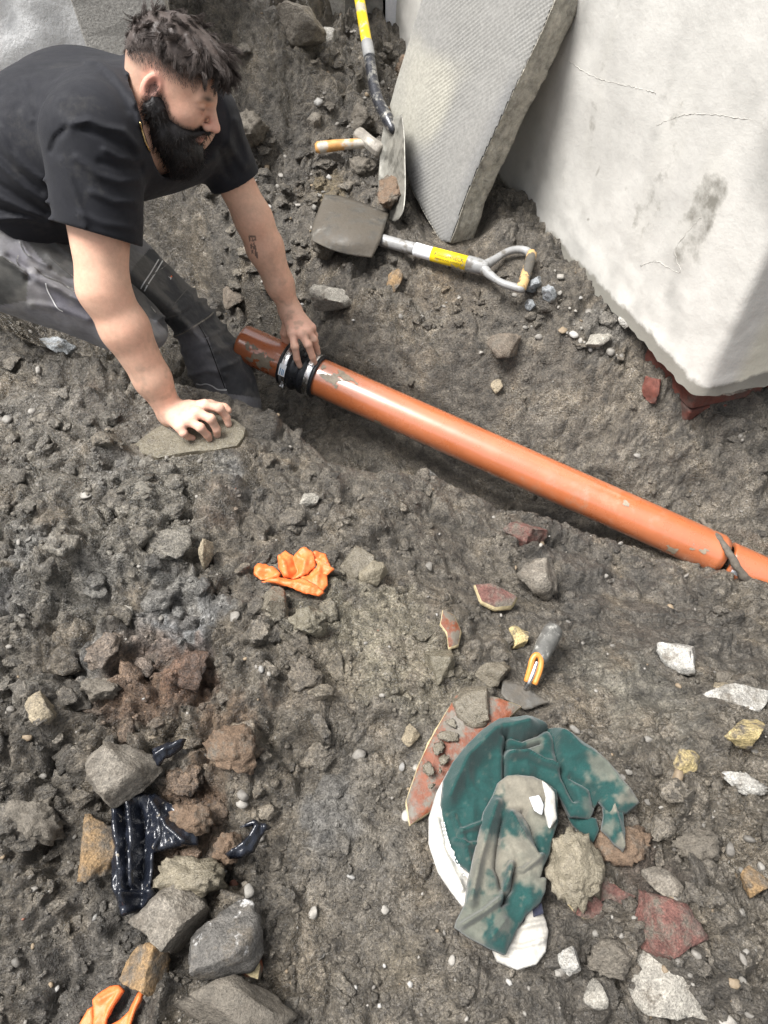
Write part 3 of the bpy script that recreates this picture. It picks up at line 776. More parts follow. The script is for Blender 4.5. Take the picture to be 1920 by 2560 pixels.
# root over the joint
q = [J(1752, 1300, 1.97), J(1775, 1325, 1.93), J(1800, 1352, 1.89), J(1825, 1385, 1.865), J(1845, 1420, 1.86), J(1868, 1450, 1.875), J(1895, 1470, 1.93)]
P = spline(q, 30); P += RNG.normal(0, .0009, P.shape)
v, f = tube(P, np.interp(np.linspace(0, 1, 30), [0, .5, 1], [.008, .0085, .011]) * (1 + .12 * RNG.normal(size=30)), 10)
tag(obj('tree_root', v, f, 'root_bark'), 'thin dirty grey root lying across the end of the long pipe', 'root')
c = J(1848, 1437, 1.885)
v, f = box_pts(c, PU * .022, [0, 0, .006], np.cross(PU, [0, 0, 1]) * .003)
bevel(tag(obj('plastic_sliver', v, f, 'paper', smooth_=False), 'thin white plastic sliver between pipe end and root', 'plastic'), .001)

# ---------------------------------------------------------------- leaning broken paving slab
SN = np.array([-.78, -.50, .34]); SN /= np.linalg.norm(SN)
SB = gz(1118, 607, -.01)
def on_slab(px, py, off=0.0):
    r = ray(px, py); o = np.array([0, 0, CAMZ]); t = ((SB + SN * off - o) @ SN) / (r @ SN)
    return o + r * t
OUT = [(1097, 606), (1060, 545), (1024, 477), (1002, 400), (985, 330), (969, 266), (985, 205), (1005, 140), (1030, 60), (1048, 0), (1068, -70), (1150, -110), (1290, -90), (1398, -40), (1386, 0), (1362, 60), (1327, 136),
       (1280, 235), (1234, 336), (1199, 410), (1166, 488), (1148, 540), (1136, 578), (1122, 610)]
o2 = np.array([on_slab(a, b) for a, b in OUT])
eu = np.array([0, 0, 1.]) - SN * SN[2]; eu /= np.linalg.norm(eu); er = np.cross(eu, SN)
loc2 = np.stack([(o2 - SB) @ er, (o2 - SB) @ eu], -1)
def resample(poly, h):
    out = []
    for a, b in zip(poly, np.roll(poly, -1, 0)):
        n = max(1, int(np.hypot(*(b - a)) / h)); out += [a + (b - a) * i / n for i in range(n)]
    return np.array(out)
rim = resample(loc2, .012)
TH = .085
def slab_xyz(p, off): return SB + er * p[..., 0:1] + eu * p[..., 1:2] + SN * off
cen = rim.mean(0)
slab = thing('paving_slab', SB, 'broken grey paving slab with dimpled face leaning against the white wall', 'slab')
# dimpled face: fine grid clipped to the outline
g0, g1 = loc2.min(0), loc2.max(0); hh = .0036
GX, GY = np.meshgrid(np.arange(g0[0], g1[0], hh), np.arange(g0[1], g1[1], hh), indexing='ij')
Q = np.stack([GX.ravel(), GY.ravel()], -1); ins = inside(Q, loc2); ed = seg_dist(Q, loc2, True)
use = ins & (ed > .004)
pit = .5 + .5 * np.cos(Q[:, 0] * 2 * math.pi / .0145) * np.cos(Q[:, 1] * 2 * math.pi / .0145)
Pq = np.hstack([Q, np.zeros((len(Q), 1))])
wear = smooth(-.2, .5, fbm3(Pq, 5, 8))
off = -.0046 * pit * (.15 + .85 * wear) + .0012 * fbm3(Pq, 18, 4) - .010 * np.exp(-ed / .006)
fv = slab_xyz(Q, off[:, None])
ny2 = GX.shape[1]; a0 = (np.arange(GX.shape[0] - 1)[:, None] * ny2 + np.arange(ny2 - 1)[None]).ravel()
F = np.stack([a0, a0 + ny2, a0 + ny2 + 1, a0 + 1], -1); F = F[use[F].all(1)]
usedv = np.unique(F); remap = np.full(len(Q), -1); remap[usedv] = np.arange(len(usedv))
dark = smooth(.05, .45, fbm3(Pq * np.array([1.6, .5, 1]), 4, 21))
pale = smooth(.1, .5, fbm3(Pq, 3.2, 61) - .9 * np.hypot(Q[:, 0] - cen[0], Q[:, 1] - cen[1] - .05) + .25)
scol = np.array([.225, .22, .205]) * np.ones((len(Q), 1)); scol = lay(scol, .65 * dark, (.135, .138, .142)); scol = lay(scol, .55 * pale, (.40, .38, .31))
M('slab_tint', attr='tint', rough=.85, var=.22, vs=90, bump=.3, bs=240, bd=.0015)
obj('dimpled_face', fv[usedv], remap[F], 'slab_tint', slab, col=scol[usedv])
# broken edge and back
K = 9; V = []; m_ = len(rim)
for k in range(K):
    w = k / (K - 1)
    for i, p in enumerate(rim):
        q3 = np.array([[p[0], p[1], w * TH * 1.0]])
        dirn = (p - cen) / np.linalg.norm(p - cen)
        bump_ = (.010 * float(fbm3(q3, 22, 5)[0]) + .007 * float(fbm3(q3, 70, 6)[0])) * (1 if 0 < k else .25)
        pp = p + dirn * bump_ - dirn * (.004 if k == 0 else 0)
        V.append(slab_xyz(pp, -.0075 - w * TH if k else -.0065))
F = [[k * m_ + i, k * m_ + (i + 1) % m_, (k + 1) * m_ + (i + 1) % m_, (k + 1) * m_ + i] for k in range(K - 1) for i in range(m_)]
V.append(slab_xyz(cen, -.0075 - TH)); F += [[(K - 1) * m_ + i, (K - 1) * m_ + (i + 1) % m_, len(V) - 1] for i in range(m_)]
V.append(slab_xyz(cen, -.016)); F += [[i, (i + 1) % m_, len(V) - 1] for i in range(m_)]
obj('broken_edge', np.array(V).reshape(-1, 3), F, 'slab_broken', slab)

# ---------------------------------------------------------------- things along the back of the yard
BY = 3.12
def lump_wall(name, x0, x1, z1, y, mat, label, catg, dep=.05, step=.03, zb=-.1, thick=.25):
    xs = np.arange(x0, x1 + 1e-6, step); zs = np.arange(zb, z1 + 1e-6, step)
    A, B = np.meshgrid(xs, zs, indexing='ij'); P = np.stack([A.ravel(), np.full(A.size, y), B.ravel()], -1)
    P[:, 1] -= dep * fbm3(P, 6, 17) + .35 * dep * np.abs(fbm3(P, 17, 19))
    k = len(zs); i0 = (np.arange(len(xs) - 1)[:, None] * k + np.arange(k - 1)[None]).ravel()
    o = thing(name, ((x0 + x1) / 2, y, zb), label, catg)
    obj('face', P, np.stack([i0, i0 + k, i0 + k + 1, i0 + 1], -1), mat, o)
    v, f = box_pts([(x0 + x1) / 2, y + thick / 2 + dep, (zb + z1) / 2], [(x1 - x0) / 2, 0, 0], [0, thick / 2, 0], [0, 0, (z1 - zb) / 2 - .004])
    obj('core', v, f, mat, o, smooth_=False)
    return o
lump_wall('garden_wall', -3.2, -.72, 1.7, 2.62, 'white_stone', 'rough white painted stone wall behind the kneeling man', 'wall')
def plate(name, pxs, y, mat, label, catg, thick=.045, lean=.0, z1=.95, zb=-.05):
    # flat slab standing on edge; pxs = photo x of its left and right edge at the top of the picture
    xl = [(p - CW / 2) / FPX for p in pxs]; r = ray(0, 0); dd = y / r[1]
    x0, x1 = xl[0] * dd, xl[1] * dd
    n = 14; V = []
    zs = np.linspace(zb, z1, n)
    for sgn in (0, 1):
        for z in zs:
            for k, x in enumerate((x0, x1)):
                V.append([x + .008 * math.sin(z * 9 + k * 2 + pxs[0]), y - lean * (z1 - z) * .5 + sgn * thick + .004 * math.sin(z * 31 + k), z])
    F = []
    for i in range(n - 1):
        a = 2 * i; b = 2 * n + 2 * i
        F += [[a, a + 1, a + 3, a + 2], [b, b + 2, b + 3, b + 1], [a, a + 2, b + 2, b], [a + 1, b + 1, b + 3, a + 3]]
    F += [[0, 2 * n, 2 * n + 1, 1], [2 * n - 2, 2 * n - 1, 4 * n - 1, 4 * n - 2]]
    return bevel(tag(obj(name, V, F, mat, smooth_=False), label, catg), .006)
plate('stone_slab', (188, 420), 2.50, 'pebble_concrete', 'grey speckled stone slab standing against the white wall behind his head', 'slab', lean=.12)
plate('concrete_panel', (700, 858), BY - .02, 'pebble_concrete', 'grey speckled concrete panel behind the dark boulder on the spoil', 'panel', lean=.06)
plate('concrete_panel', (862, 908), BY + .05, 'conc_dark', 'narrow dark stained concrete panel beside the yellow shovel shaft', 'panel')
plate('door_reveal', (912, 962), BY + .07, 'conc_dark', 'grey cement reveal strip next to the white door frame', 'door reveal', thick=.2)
door = thing('door_frame', (.12, BY + .09, 0), 'white plastic door frame with its foot buried in spoil', 'door frame')
r = ray(0, 0); dd = (BY + .09) / r[1]
xa, xb, xc, xd = [((p - CW / 2) / FPX) * dd for p in (963, 1012, 1046, 1052)]
for nm, a, b, yo, mt in (('frame_jamb', xa, xb, 0, 'upvc'), ('door_leaf', xb + .004, xc, .025, 'upvc'), ('gasket', xc + .001, xd, .03, 'upvc_gasket'), ('glazing_panel', xd + .002, xd + .8, .04, 'upvc')):
    v, f = box_pts([(a + b) / 2, BY + .12 + yo, .95], [(b - a) / 2, 0, 0], [0, .03, 0], [0, 0, 1.05])
    bevel(obj(nm, v, f, mt, door, smooth_=False), .004)
v, f = box_pts([xb - .012, BY + .087, .95], [.0035, 0, 0], [0, .004, 0], [0, 0, 1.049]); obj('bead', v, f, 'upvc', door, smooth_=False)
v, f = box_pts([xb + .001, BY + .088, .28], [.006, 0, 0], [0, .006, 0], [0, 0, .05]); obj('hinge', v, f, 'upvc', door, smooth_=False)

# ---------------------------------------------------------------- stones, clods, loose crumbs
import bmesh
ICO = {}
for k in (1, 2, 3, 4):
    bm = bmesh.new(); bmesh.ops.create_icosphere(bm, subdivisions=k, radius=1)
    ICO[k] = (np.array([v.co[:] for v in bm.verts]), np.array([[v.index for v in f.verts] for f in bm.faces])); bm.free()
def rock_shape(seed, level=4, planes=13, amp=.06, lo=.42, hi=.8, freq=2.2):
    g = np.random.default_rng(seed); V = ICO[level][0].copy()
    for _ in range(planes):
        n = g.normal(size=3); n /= np.linalg.norm(n); o = g.uniform(lo, hi)
        V -= n * (np.maximum(V @ n - o, 0) * 1.0)[:, None]
    V /= np.abs(V).max(0)
    r = amp * fbm3(V + seed * 1.37, freq, seed) + amp * .6 * fbm3(V + seed, freq * 3.4, seed + 5) + amp * .3 * np.abs(fbm3(V + seed, freq * 9, seed + 6))
    return V * (1 + r)[:, None]
def clod_shape(seed, level=4, amp=.5):
    g = np.random.default_rng(seed); V = ICO[level][0].copy()
    for _ in range(5):
        n = g.normal(size=3); n /= np.linalg.norm(n); V -= n * (np.maximum(V @ n - g.uniform(.4, .8), 0) * .8)[:, None]
    q = V + seed * 2.1
    n = .6 * fbm3(q, 1.3, seed, 2) + .8 * np.abs(fbm3(q, 3.1, seed + 3, 2)) + (.6 * np.abs(fbm3(q, 7.0, seed + 4, 2)) + .38 * np.abs(fbm3(q, 17, seed + 5, 2)) if level > 2 else 0) - .4
    V = V * (1 + amp * n)[:, None] * g.uniform(.75, 1.1, 3)
    return V / np.abs(V).max()
def rotz(V, a):
    c, s = math.cos(a), math.sin(a); return V @ np.array([[c, s, 0], [-s, c, 0], [0, 0, 1]])
def put_rock(name, px, py, w, h, mat, label, catg='stone', seed=0, yaw=0.0, flat=.42, clod=False, planes=13, tilt=(0, 0), sink=.52, amp=.15, level=4, group=None):
    p = at(px, py); d = depth_of(p); k = d / FPX
    sx, sy = w * k / 2 * 1.08, h * k / 2 * 1.08; sz = flat * (sx + sy)
    c = J(px, py, d - sz * (1 - sink) * .8)
    V = clod_shape(seed + 50, level, .55) if clod else rock_shape(seed + 90, level, planes, amp)
    V = V * np.array([sx, sy, sz])
    a, b = tilt
    V = V @ np.array([[1, 0, 0], [0, math.cos(a), math.sin(a)], [0, -math.sin(a), math.cos(a)]])
    V = V @ np.array([[math.cos(b), 0, -math.sin(b)], [0, 1, 0], [math.sin(b), 0, math.cos(b)]])
    V = rotz(V, yaw) + c
    o = obj(name, V, ICO[level][1], mat)
    return tag(o, label, catg, group)
ROCKS = [
    ('stone', 138, 872, 98, 86, 'rock_blue', 'chalky blue-grey block at left below the man\'s knee', dict(seed=1)),
    ('stone', 105, 1772, 72, 84, 'rock_tan', 'tan wedge stone below a dark hole at the left edge', dict(seed=2, planes=10)),
    ('boulder', 315, 1932, 168, 146, 'rock_grey', 'large rounded grey-brown boulder above the black plastic bag', dict(seed=3, planes=11, flat=.5, sink=.1)),
    ('stone', 246, 2122, 104, 142, 'rock_ochre', 'ochre-stained rock wedged against the left side of the black bag', dict(seed=4)),
    ('boulder', 424, 2300, 172, 142, 'rock_grey', 'smooth grey boulder below the black bag', dict(seed=5, planes=10, flat=.5, sink=.1, yaw=.4)),
    ('boulder', 544, 2356, 200, 168, 'rock_streak', 'dark rock with a bright white chalky streak', dict(seed=11, flat=.5, yaw=.5, sink=.15)),
    ('stone', 366, 2434, 118, 120, 'rock_ochre', 'mottled brown and ochre stone above the bottom orange glove', dict(seed=7, yaw=.8, flat=.5)),
    ('boulder', 588, 2505, 270, 150, 'clod_grey', 'wide flat muddy boulder at the bottom edge', dict(seed=8, planes=9, flat=.4, sink=.2)),
    ('stone', 893, 1410, 102, 78, 'rock_mud', 'wet brown stone to the right of the crumpled orange glove', dict(seed=9, yaw=.5, flat=.55, sink=.1)),
    ('stone', 935, 1440, 70, 66, 'mud_pale', 'pale muddy lump under the wet brown stone', dict(seed=39, flat=.5)),
    ('stone', 688, 1512, 92, 92, 'rock_mud', 'grey two-faced stone just under the crumpled orange glove', dict(seed=10, planes=9, flat=.6, sink=.1)),
    ('mud_lump', 770, 1562, 96, 92, 'mud_wet', 'shiny wet mud lump below the crumpled orange glove', dict(seed=12, clod=True, flat=.55, sink=.1)),
    ('mud_block', 1094, 1662, 82, 104, 'mud_wet', 'upright block of wet olive mud at the edge of the puddle', dict(seed=13, planes=9, flat=.5)),
    ('cobble', 1190, 1762, 104, 110, 'rock_mud', 'round mud-coated cobble resting on the terracotta shard', dict(seed=14, planes=8, flat=.62, sink=-.2)),
    ('stone', 1236, 1682, 96, 66, 'rock_mud', 'mud-smeared stone left of the trowel blade', dict(seed=15)),
    ('stone', 1147, 1684, 38, 50, 'rock_mud', 'small upright muddy stone between puddle and trowel', dict(seed=16)),
    ('stone', 1298, 1596, 50, 58, 'rock_yellow', 'small black stone with yellow rim left of the trowel handle', dict(seed=17, flat=.5, sink=.1)),
    ('boulder', 1343, 1442, 106, 108, 'rock_grey', 'rounded grey boulder on the near bank below the pipe', dict(seed=18, planes=11, flat=.5, sink=.1)),
    ('stone', 1706, 1640, 118, 92, 'rock_white', 'angular white-flecked stone above the smooth clay patch', dict(seed=19, yaw=-.7, flat=.35)),
    ('stone', 1842, 1760, 160, 84, 'rock_white', 'long white-crusted stone at the right edge', dict(seed=20, yaw=.15, flat=.4, planes=10)),
    ('brick_piece', 1864, 1828, 104, 64, 'rock_yellow', 'glazed brick piece with a cream stripe under the white-crusted stone', dict(seed=21, planes=10, flat=.5, sink=.1)),
    ('stone', 1708, 1906, 76, 56, 'rock_yellow', 'small brown stone with a yellow underside right of the green cloth', dict(seed=22, flat=.55, sink=.1)),
    ('stone', 1802, 1722, 72, 38, 'rock_tan', 'small brown stone on top of the long white-crusted stone', dict(seed=23, yaw=.4)),
    ('stone', 1645, 2204, 106, 64, 'rock_grey', 'smooth grey-green oval stone above the red stone', dict(seed=24, planes=8, yaw=-.45, flat=.4, sink=.1)),
    ('stone', 1658, 2322, 168, 130, 'rock_red', 'large angular red-pink stone in the lower right soil', dict(seed=25, yaw=-.5, flat=.4, planes=11)),
    ('stone', 1672, 2476, 190, 150, 'rock_pale', 'big pale grey triangular shard at the bottom right', dict(seed=26, yaw=-.75, flat=.3, planes=10)),
    ('stone', 1430, 2405, 62, 62, 'rock_white', 'white chalk lump below the cloth\'s white hem', dict(seed=27, flat=.55, sink=.0, planes=12)),
    ('stone', 1492, 2480, 64, 70, 'rock_pale', 'pale squarish stone below the chalk lump', dict(seed=28, flat=.5)),
    ('stone', 1882, 2204, 82, 70, 'rock_ochre', 'brown stone with an ochre crust at the right edge', dict(seed=29)),
    ('mortar_lump', 1862, 1962, 110, 52, 'rock_white', 'crumbling white mortar lump at the right edge', dict(seed=30, clod=True, yaw=-.4)),
    ('boulder', 730, 58, 140, 128, 'rock_grey', 'large dark boulder on top of the spoil behind his head', dict(seed=31, planes=12, flat=.5, sink=.0, yaw=-.4)),
    ('stone', 822, 100, 48, 70, 'rock_white', 'white chalky stone beside the large dark boulder', dict(seed=32, yaw=.5)),
    ('stone', 787, 302, 48, 50, 'rock_grey', 'grey square stone above the hammer handle', dict(seed=33)),
    ('stone', 1334, 712, 44, 46, 'rock_blue', 'blue-grey chip touching the shovel\'s D-grip', dict(seed=34, flat=.55)),
    ('stone', 1372, 734, 40, 42, 'rock_blue', 'pale blue-grey chip right of the shovel\'s D-grip', dict(seed=35, flat=.55)),
    ('stone', 1326, 764, 34, 34, 'rock_blue', 'small blue-grey chip below the shovel\'s D-grip', dict(seed=36)),
    ('stone', 988, 700, 46, 66, 'rock_ochre', 'bright ochre stone below the lying shovel', dict(seed=37, yaw=.2)),
    ('stone', 834, 750, 108, 68, 'rock_pale', 'flat grey stone bedded in the bank right of his wrist', dict(seed=38, yaw=-.3, flat=.35)),
    ('stone', 1266, 872, 84, 76, 'rock_brown', 'brown rock bedded in the far bank of the trench', dict(seed=40)),
    ('stone', 1246, 962, 34, 44, 'rock_tan', 'small tan stone on the bank just above the pipe', dict(seed=41)),
    ('stone', 518, 1382, 32, 72, 'rock_tan', 'narrow upright stone chip standing in the clay heap', dict(seed=42, flat=.8, sink=-.1, planes=10)),
    ('stone', 318, 1528, 30, 40, 'rock_pale', 'small pale pebble beside the blue-grey clay patch', dict(seed=43)),
    ('brick_piece', 1304, 1332, 118, 70, 'rock_red', 'pink crumbling brick chunk on the near bank below the pipe', dict(seed=44, yaw=-.3, planes=11)),
    ('stone', 1030, 1836, 50, 58, 'rock_tan', 'small tan and red chunk left of the terracotta shard', dict(seed=45)),
    ('stone', 586, 745, 60, 66, 'rock_brown', 'flat brown stone in the shadow behind his forearm', dict(seed=46, flat=.35)),
    ('stone', 1560, 800, 30, 52, 'rock_white', 'white flake of fallen render at the wall foot', dict(seed=47, flat=.35)),
    ('stone', 1490, 850, 64, 50, 'rock_pale', 'cluster-like pale stone below the wall foot', dict(seed=48)),
    ('stone', 1830, 960, 150, 50, 'rock_pale', 'grey mortar ledge sticking out under the wall corner', dict(seed=49, yaw=.2, flat=.35, clod=True)),
    ('brick_piece', 1622, 965, 46, 86, 'red_brick', 'red brick fragment standing in the soil under the wall corner', dict(seed=51, planes=9, flat=.5)),
    ('stone', 770, 1250, 60, 34, 'rock_pale', 'pale flat stone in the near bank above the orange glove', dict(seed=52, yaw=.3, flat=.3)),
    ('stone', 1070, 1182, 62, 26, 'rock_white', 'white sliver of stone at the trench edge below the pipe', dict(seed=53, yaw=-.4, flat=.3)),
    ('stone', 1810, 1690, 46, 44, 'clod_grey', 'dark round clod above the long white-crusted stone', dict(seed=54, clod=True)),
    ('earth_clod', 470, 2050, 130, 110, 'clod_brown', 'rusty brown clod at the right of the big grey-brown boulder', dict(seed=61, clod=True, flat=.45, sink=.1, level=4)),
    ('earth_clod', 570, 2120, 84, 82, 'clod_brown', 'round brown clod between the two scraps of black plastic', dict(seed=62, clod=True, flat=.5, sink=.0, level=4)),
    ('earth_clod', 486, 2186, 190, 130, 'mud_pale', 'broad greasy mud clod over the lower right of the bag', dict(seed=63, clod=True, flat=.4, sink=.0, level=4)),
    ('earth_clod', 580, 1880, 170, 130, 'clod_brown', 'big brown earth clod in the middle of the heap', dict(seed=64, clod=True, flat=.42, level=4)),
    ('earth_clod', 90, 2060, 200, 170, 'clod_grey', 'big smooth grey clod left of the ochre-stained rock', dict(seed=65, clod=True, flat=.42, level=4)),
    ('earth_clod', 1560, 2110, 150, 110, 'clod_brown', 'brown clod right of the cloth\'s torn point', dict(seed=66, clod=True, flat=.4, level=4)),
    ('earth_clod', 1520, 2400, 110, 120, 'clod_grey', 'dark clod between chalk lump and red stone', dict(seed=67, clod=True, flat=.45, level=4)),
    ('earth_clod', 1270, 2320, 90, 90, 'clod_grey', 'grey clod tucked under the cloth\'s white hem', dict(seed=68, clod=True, flat=.4)),
    ('earth_clod', 250, 1720, 100, 80, 'clod_grey', 'grey lump right of the tan wedge stone', dict(seed=69, clod=True, flat=.45)),
    ('earth_clod', 620, 330, 110, 90, 'clod_grey', 'grey clod on the spoil right of his beard', dict(seed=70, clod=True, flat=.45)),
    ('earth_clod', 900, 300, 90, 80, 'clod_grey', 'dark clod beside the black shovel neck', dict(seed=71, clod=True, flat=.45)),
    ('earth_clod', 900, 420, 100, 70, 'clod_grey', 'loose clod under the hammer head', dict(seed=72, clod=True, flat=.4)),
    ('earth_clod', 1015, 170, 60, 70, 'clod_brown', 'brown clod piled against the white door frame', dict(seed=73, clod=True, flat=.6, sink=-.1)),
    ('earth_clod', 1740, 2110, 130, 110, 'clod_grey', 'large grey clod above the smooth oval stone', dict(seed=74, clod=True, flat=.4)),
]
for nm, px, py, w, h, mt, lab_, kw in ROCKS:
    put_rock(nm, px, py, w, h, mt, lab_, 'stone' if nm in ('stone', 'boulder', 'cobble') else nm.replace('_', ' '), **kw)

# loose crumbs of soil and gravel: nobody could count them
def scatter(n, pxr, pyr, smin_, smax_, power, level, shapes, colf, seed, flat=.75, sink=.35):
    g = np.random.default_rng(seed); parts = []
    Fl = ICO[level][1]
    px = g.uniform(*pxr, n); py = g.uniform(*pyr, n)
    p0 = gz(px, py, -.02)
    for it in range(3): p0 = gz(px, py, np.clip(ground_base(p0[:, 0], p0[:, 1]), -.4, .35))
    z = zat(p0[:, 0], p0[:, 1])
    dens = fbm2(p0[:, 0], p0[:, 1], 5, seed + 9, 3)
    keep = (dens + g.uniform(-.9, .9, n) > -.1) & (p0[:, 1] < 3.1) & (p0[:, 1] > -.15) & (np.abs(p0[:, 0]) < 1.3)
    tt = (p0[:, 0] - PA[0]) * HU[0] + (p0[:, 1] - PA[1]) * HU[1]; sS = (p0[:, 0] - PA[0]) * HN[0] + (p0[:, 1] - PA[1]) * HN[1]
    keep &= ~((np.abs(sS) < .085) & (tt > -.3))
    wn_c = (p0[:, :2] - WC) @ np.array([wall_n(-1)[0], wall_n(-1)[1]]); wn_d = (p0[:, :2] - WC) @ np.array([wall_n(1)[0], wall_n(1)[1]])
    keep &= ~((wn_c < .05) & (wn_d < .05))
    VV, FF, CC = [], [], []; m = 0
    for i in np.nonzero(keep)[0]:
        s = smin_ + (smax_ - smin_) * g.random() ** power
        V = shapes[g.integers(len(shapes))] * (s * g.uniform(.6, 1.35, 3)) * np.array([1, 1, flat])
        V = rotz(V, g.uniform(0, 6.28)) + [p0[i, 0], p0[i, 1], z[i] + s * (flat - sink) * .6]
        VV.append(V); FF.append(Fl + m); m += len(V)
        CC.append(np.tile(colf(g, p0[i]), (len(V), 1)))
    return np.vstack(VV), np.vstack(FF), np.vstack(CC)
cl1 = [clod_shape(300 + i, 1, .6) for i in range(14)]; cl2 = [clod_shape(330 + i, 3, .7) for i in range(18)]
rk2 = [rock_shape(360 + i, 2, 9, .05, .5, .8) for i in range(14)]; rk1 = [rock_shape(390 + i, 1, 6, .03) for i in range(8)]
def soilcol(g, p):
    t = tat(p[0], p[1]).copy(); t[:3] *= g.uniform(.7, 1.35); t[3] *= .8
    return t
FULL = (-60, 1980)
parts = [scatter(3000, FULL, (560, 2600), .003, .010, 2.2, 1, cl1, soilcol, 1, .75, .5), scatter(3000, FULL, (1100, 2600), .003, .009, 2.2, 1, cl1, soilcol, 5, .75, .5),
         scatter(800, FULL, (150, 2600), .009, .026, 2.0, 3, cl2, soilcol, 2, .7, .6), scatter(300, (480, 1100), (60, 560), .010, .034, 1.6, 3, cl2, soilcol, 3, .7, .6),
         scatter(170, (1350, 1980), (1900, 2600), .012, .030, 1.6, 3, cl2, soilcol, 4, .7, .6), scatter(260, (-60, 850), (1000, 2100), .016, .046, 1.5, 3, cl2, soilcol, 6, .7, .55), scatter(110, (1000, 1900), (700, 1150), .012, .034, 1.5, 3, cl2, soilcol, 7, .65, .6), scatter(100, (480, 1000), (80, 500), .018, .044, 1.4, 3, cl2, soilcol, 8, .7, .5)]
v, f, c = catn(parts)
tag(obj('soil_crumbs', v, f, 'crumb', loc=(0, 0, 0), col=c), 'loose crumbs and lumps of dark soil all over the ground', 'soil crumbs', kind='stuff')
def gravcol(g, p):
    k = g.random()
    base = np.array([.235, .22, .195]) if k < .45 else np.array([.16, .148, .13]) if k < .75 else np.array([.30, .29, .27]) if k < .82 else np.array([.19, .145, .095]) if k < .985 else np.array([.20, .085, .055])
    return np.append(base * g.uniform(.7, 1.2), 0)
parts = [scatter(600, FULL, (150, 2600), .0025, .006, 2.0, 1, rk1, gravcol, 21, .7, .3), scatter(260, FULL, (250, 2600), .006, .013, 2.0, 2, rk2, gravcol, 22, .7, .3),
         scatter(160, (1380, 1720), (640, 960), .005, .014, 1.6, 2, rk2, gravcol, 23, .7, .25), scatter(80, (1380, 1950), (2050, 2600), .004, .010, 1.6, 2, rk2, gravcol, 24, .7, .25),
         scatter(120, (600, 1000), (40, 480), .005, .014, 1.6, 2, rk2, gravcol, 25, .7, .25)]
v, f, c = catn(parts)
tag(obj('gravel', v, f, 'pebble', loc=(0, 0, 0), smooth_=False, col=c), 'small pale and dark stones mixed through the soil', 'gravel', kind='stuff')

# ---------------------------------------------------------------- the man
A = np.array
SHN, ELN, WRN = J(232, 350, 1.45), J(258, 722, 1.55), J(424, 1026, 1.735)        # near arm
SHF, ELF, WRF = J(512, 300, 1.70), J(634, 548, 1.86), J(722, 768, 2.02)          # far arm
fc, uc = A([.877, -.448, -.150]), A([.468, .713, .522])                                 # head: facing, crown (camera axes)
CAMR, CAMU, CAMB = A([1, 0, 0]), A([0, SP, CP]), A([0, -CP, SP])
def c2w(v): return v[0] * CAMR + v[1] * CAMU + v[2] * CAMB
HF = c2w(fc); HF /= np.linalg.norm(HF); HUp = c2w(uc); HUp -= HF * (HUp @ HF); HUp /= np.linalg.norm(HUp); HL = np.cross(HUp, HF)
HR = np.stack([HF, HL, HUp], 0)       # rows: forward, left, up
HC = J(376, 218, 1.43) - A([-.012, -.085, -.004]) @ HR * .92                            # the near ear is where the photo has it
HSC = .92                             # his head is smallish next to the shoulders
def hl(P): return (P - HC) @ HR.T / HSC     # world -> head
def hw_(L): return HC + np.atleast_2d(L) @ HR * HSC
NECK = hw_([-.085, 0, -.185])[0]
AX = (SHN - SHF) / np.linalg.norm(SHN - SHF)
CH_, MD_, PV_ = J(345, 330, 1.63), J(175, 352, 1.70), J(10, 545, 1.80)
HIPN, KNN = J(20, 655, 1.70), J(330, 800, 1.80)
HIPF, KNF, ANF = J(215, 572, 1.90), J(500, 752, 2.02), J(582, 1010, 2.15)

def head_sdf(P):
    L = hl(P); L = L.copy(); y0 = L[:, 1].copy(); S = L.copy(); S[:, 1] = np.abs(S[:, 1])
    d = ell(L, (-.012, 0, .033), (.099, .078, .090))
    d = smin(d, ell(L, (.028, 0, -.005), (.068, .064, .098)), .03)
    d = smin(d, rcone(L, (.0, 0, -.05), (.066, 0, -.094), .056, .034), .03)
    d = smin(d, ell(S, (.058, .034, -.022), (.034, .026, .030)), .02)
    d = smin(d, rcone(S, (.080, .040, .020), (.094, .004, .019), .010, .010), .014)
    d = smin(d, rcone(L, (.092, 0, .018), (.117, 0, -.024), .0075, .0105), .010)
    d = smin(d, ell(L, (.119, 0, -.030), (.0135, .0125, .0105)), .007)
    d = smin(d, ell(S, (.106, .012, -.035), (.011, .009, .0085)), .006)
    d = smax(d, -ell(S, (.101, .032, .001), (.018, .019, .012)), .012)
    d = smin(d, ell(S, (.078, .031, -.001), (.0165, .0175, .0150)), .005)
    d = smin(d, ell(L, (.094, 0, -.058), (.0125, .025, .0062)), .006)
    d = smin(d, ell(L, (.091, 0, -.070), (.0125, .022, .0075)), .006)
    d = smin(d, ell(L, (.072, 0, -.102), (.026, .028, .022)), .02)
    d = smin(d, rcone(L, (-.035, 0, -.03), (-.085, 0, -.185), .059, .070), .03)
    # ears
    E = S - A([-.012, .080, -.004])
    ca, sa = math.cos(.25), math.sin(.25)
    E = np.stack([E[:, 0] * ca - E[:, 2] * sa, E[:, 1] + .25 * E[:, 0], E[:, 0] * sa + E[:, 2] * ca], -1)
    e = ell(E, (0, 0, 0), (.0205, .0095, .034))
    e = smax(e, -ell(E, (.004, .011, .004), (.0125, .0105, .022)), .004)
    d = smin(d, e, .006)
    return d
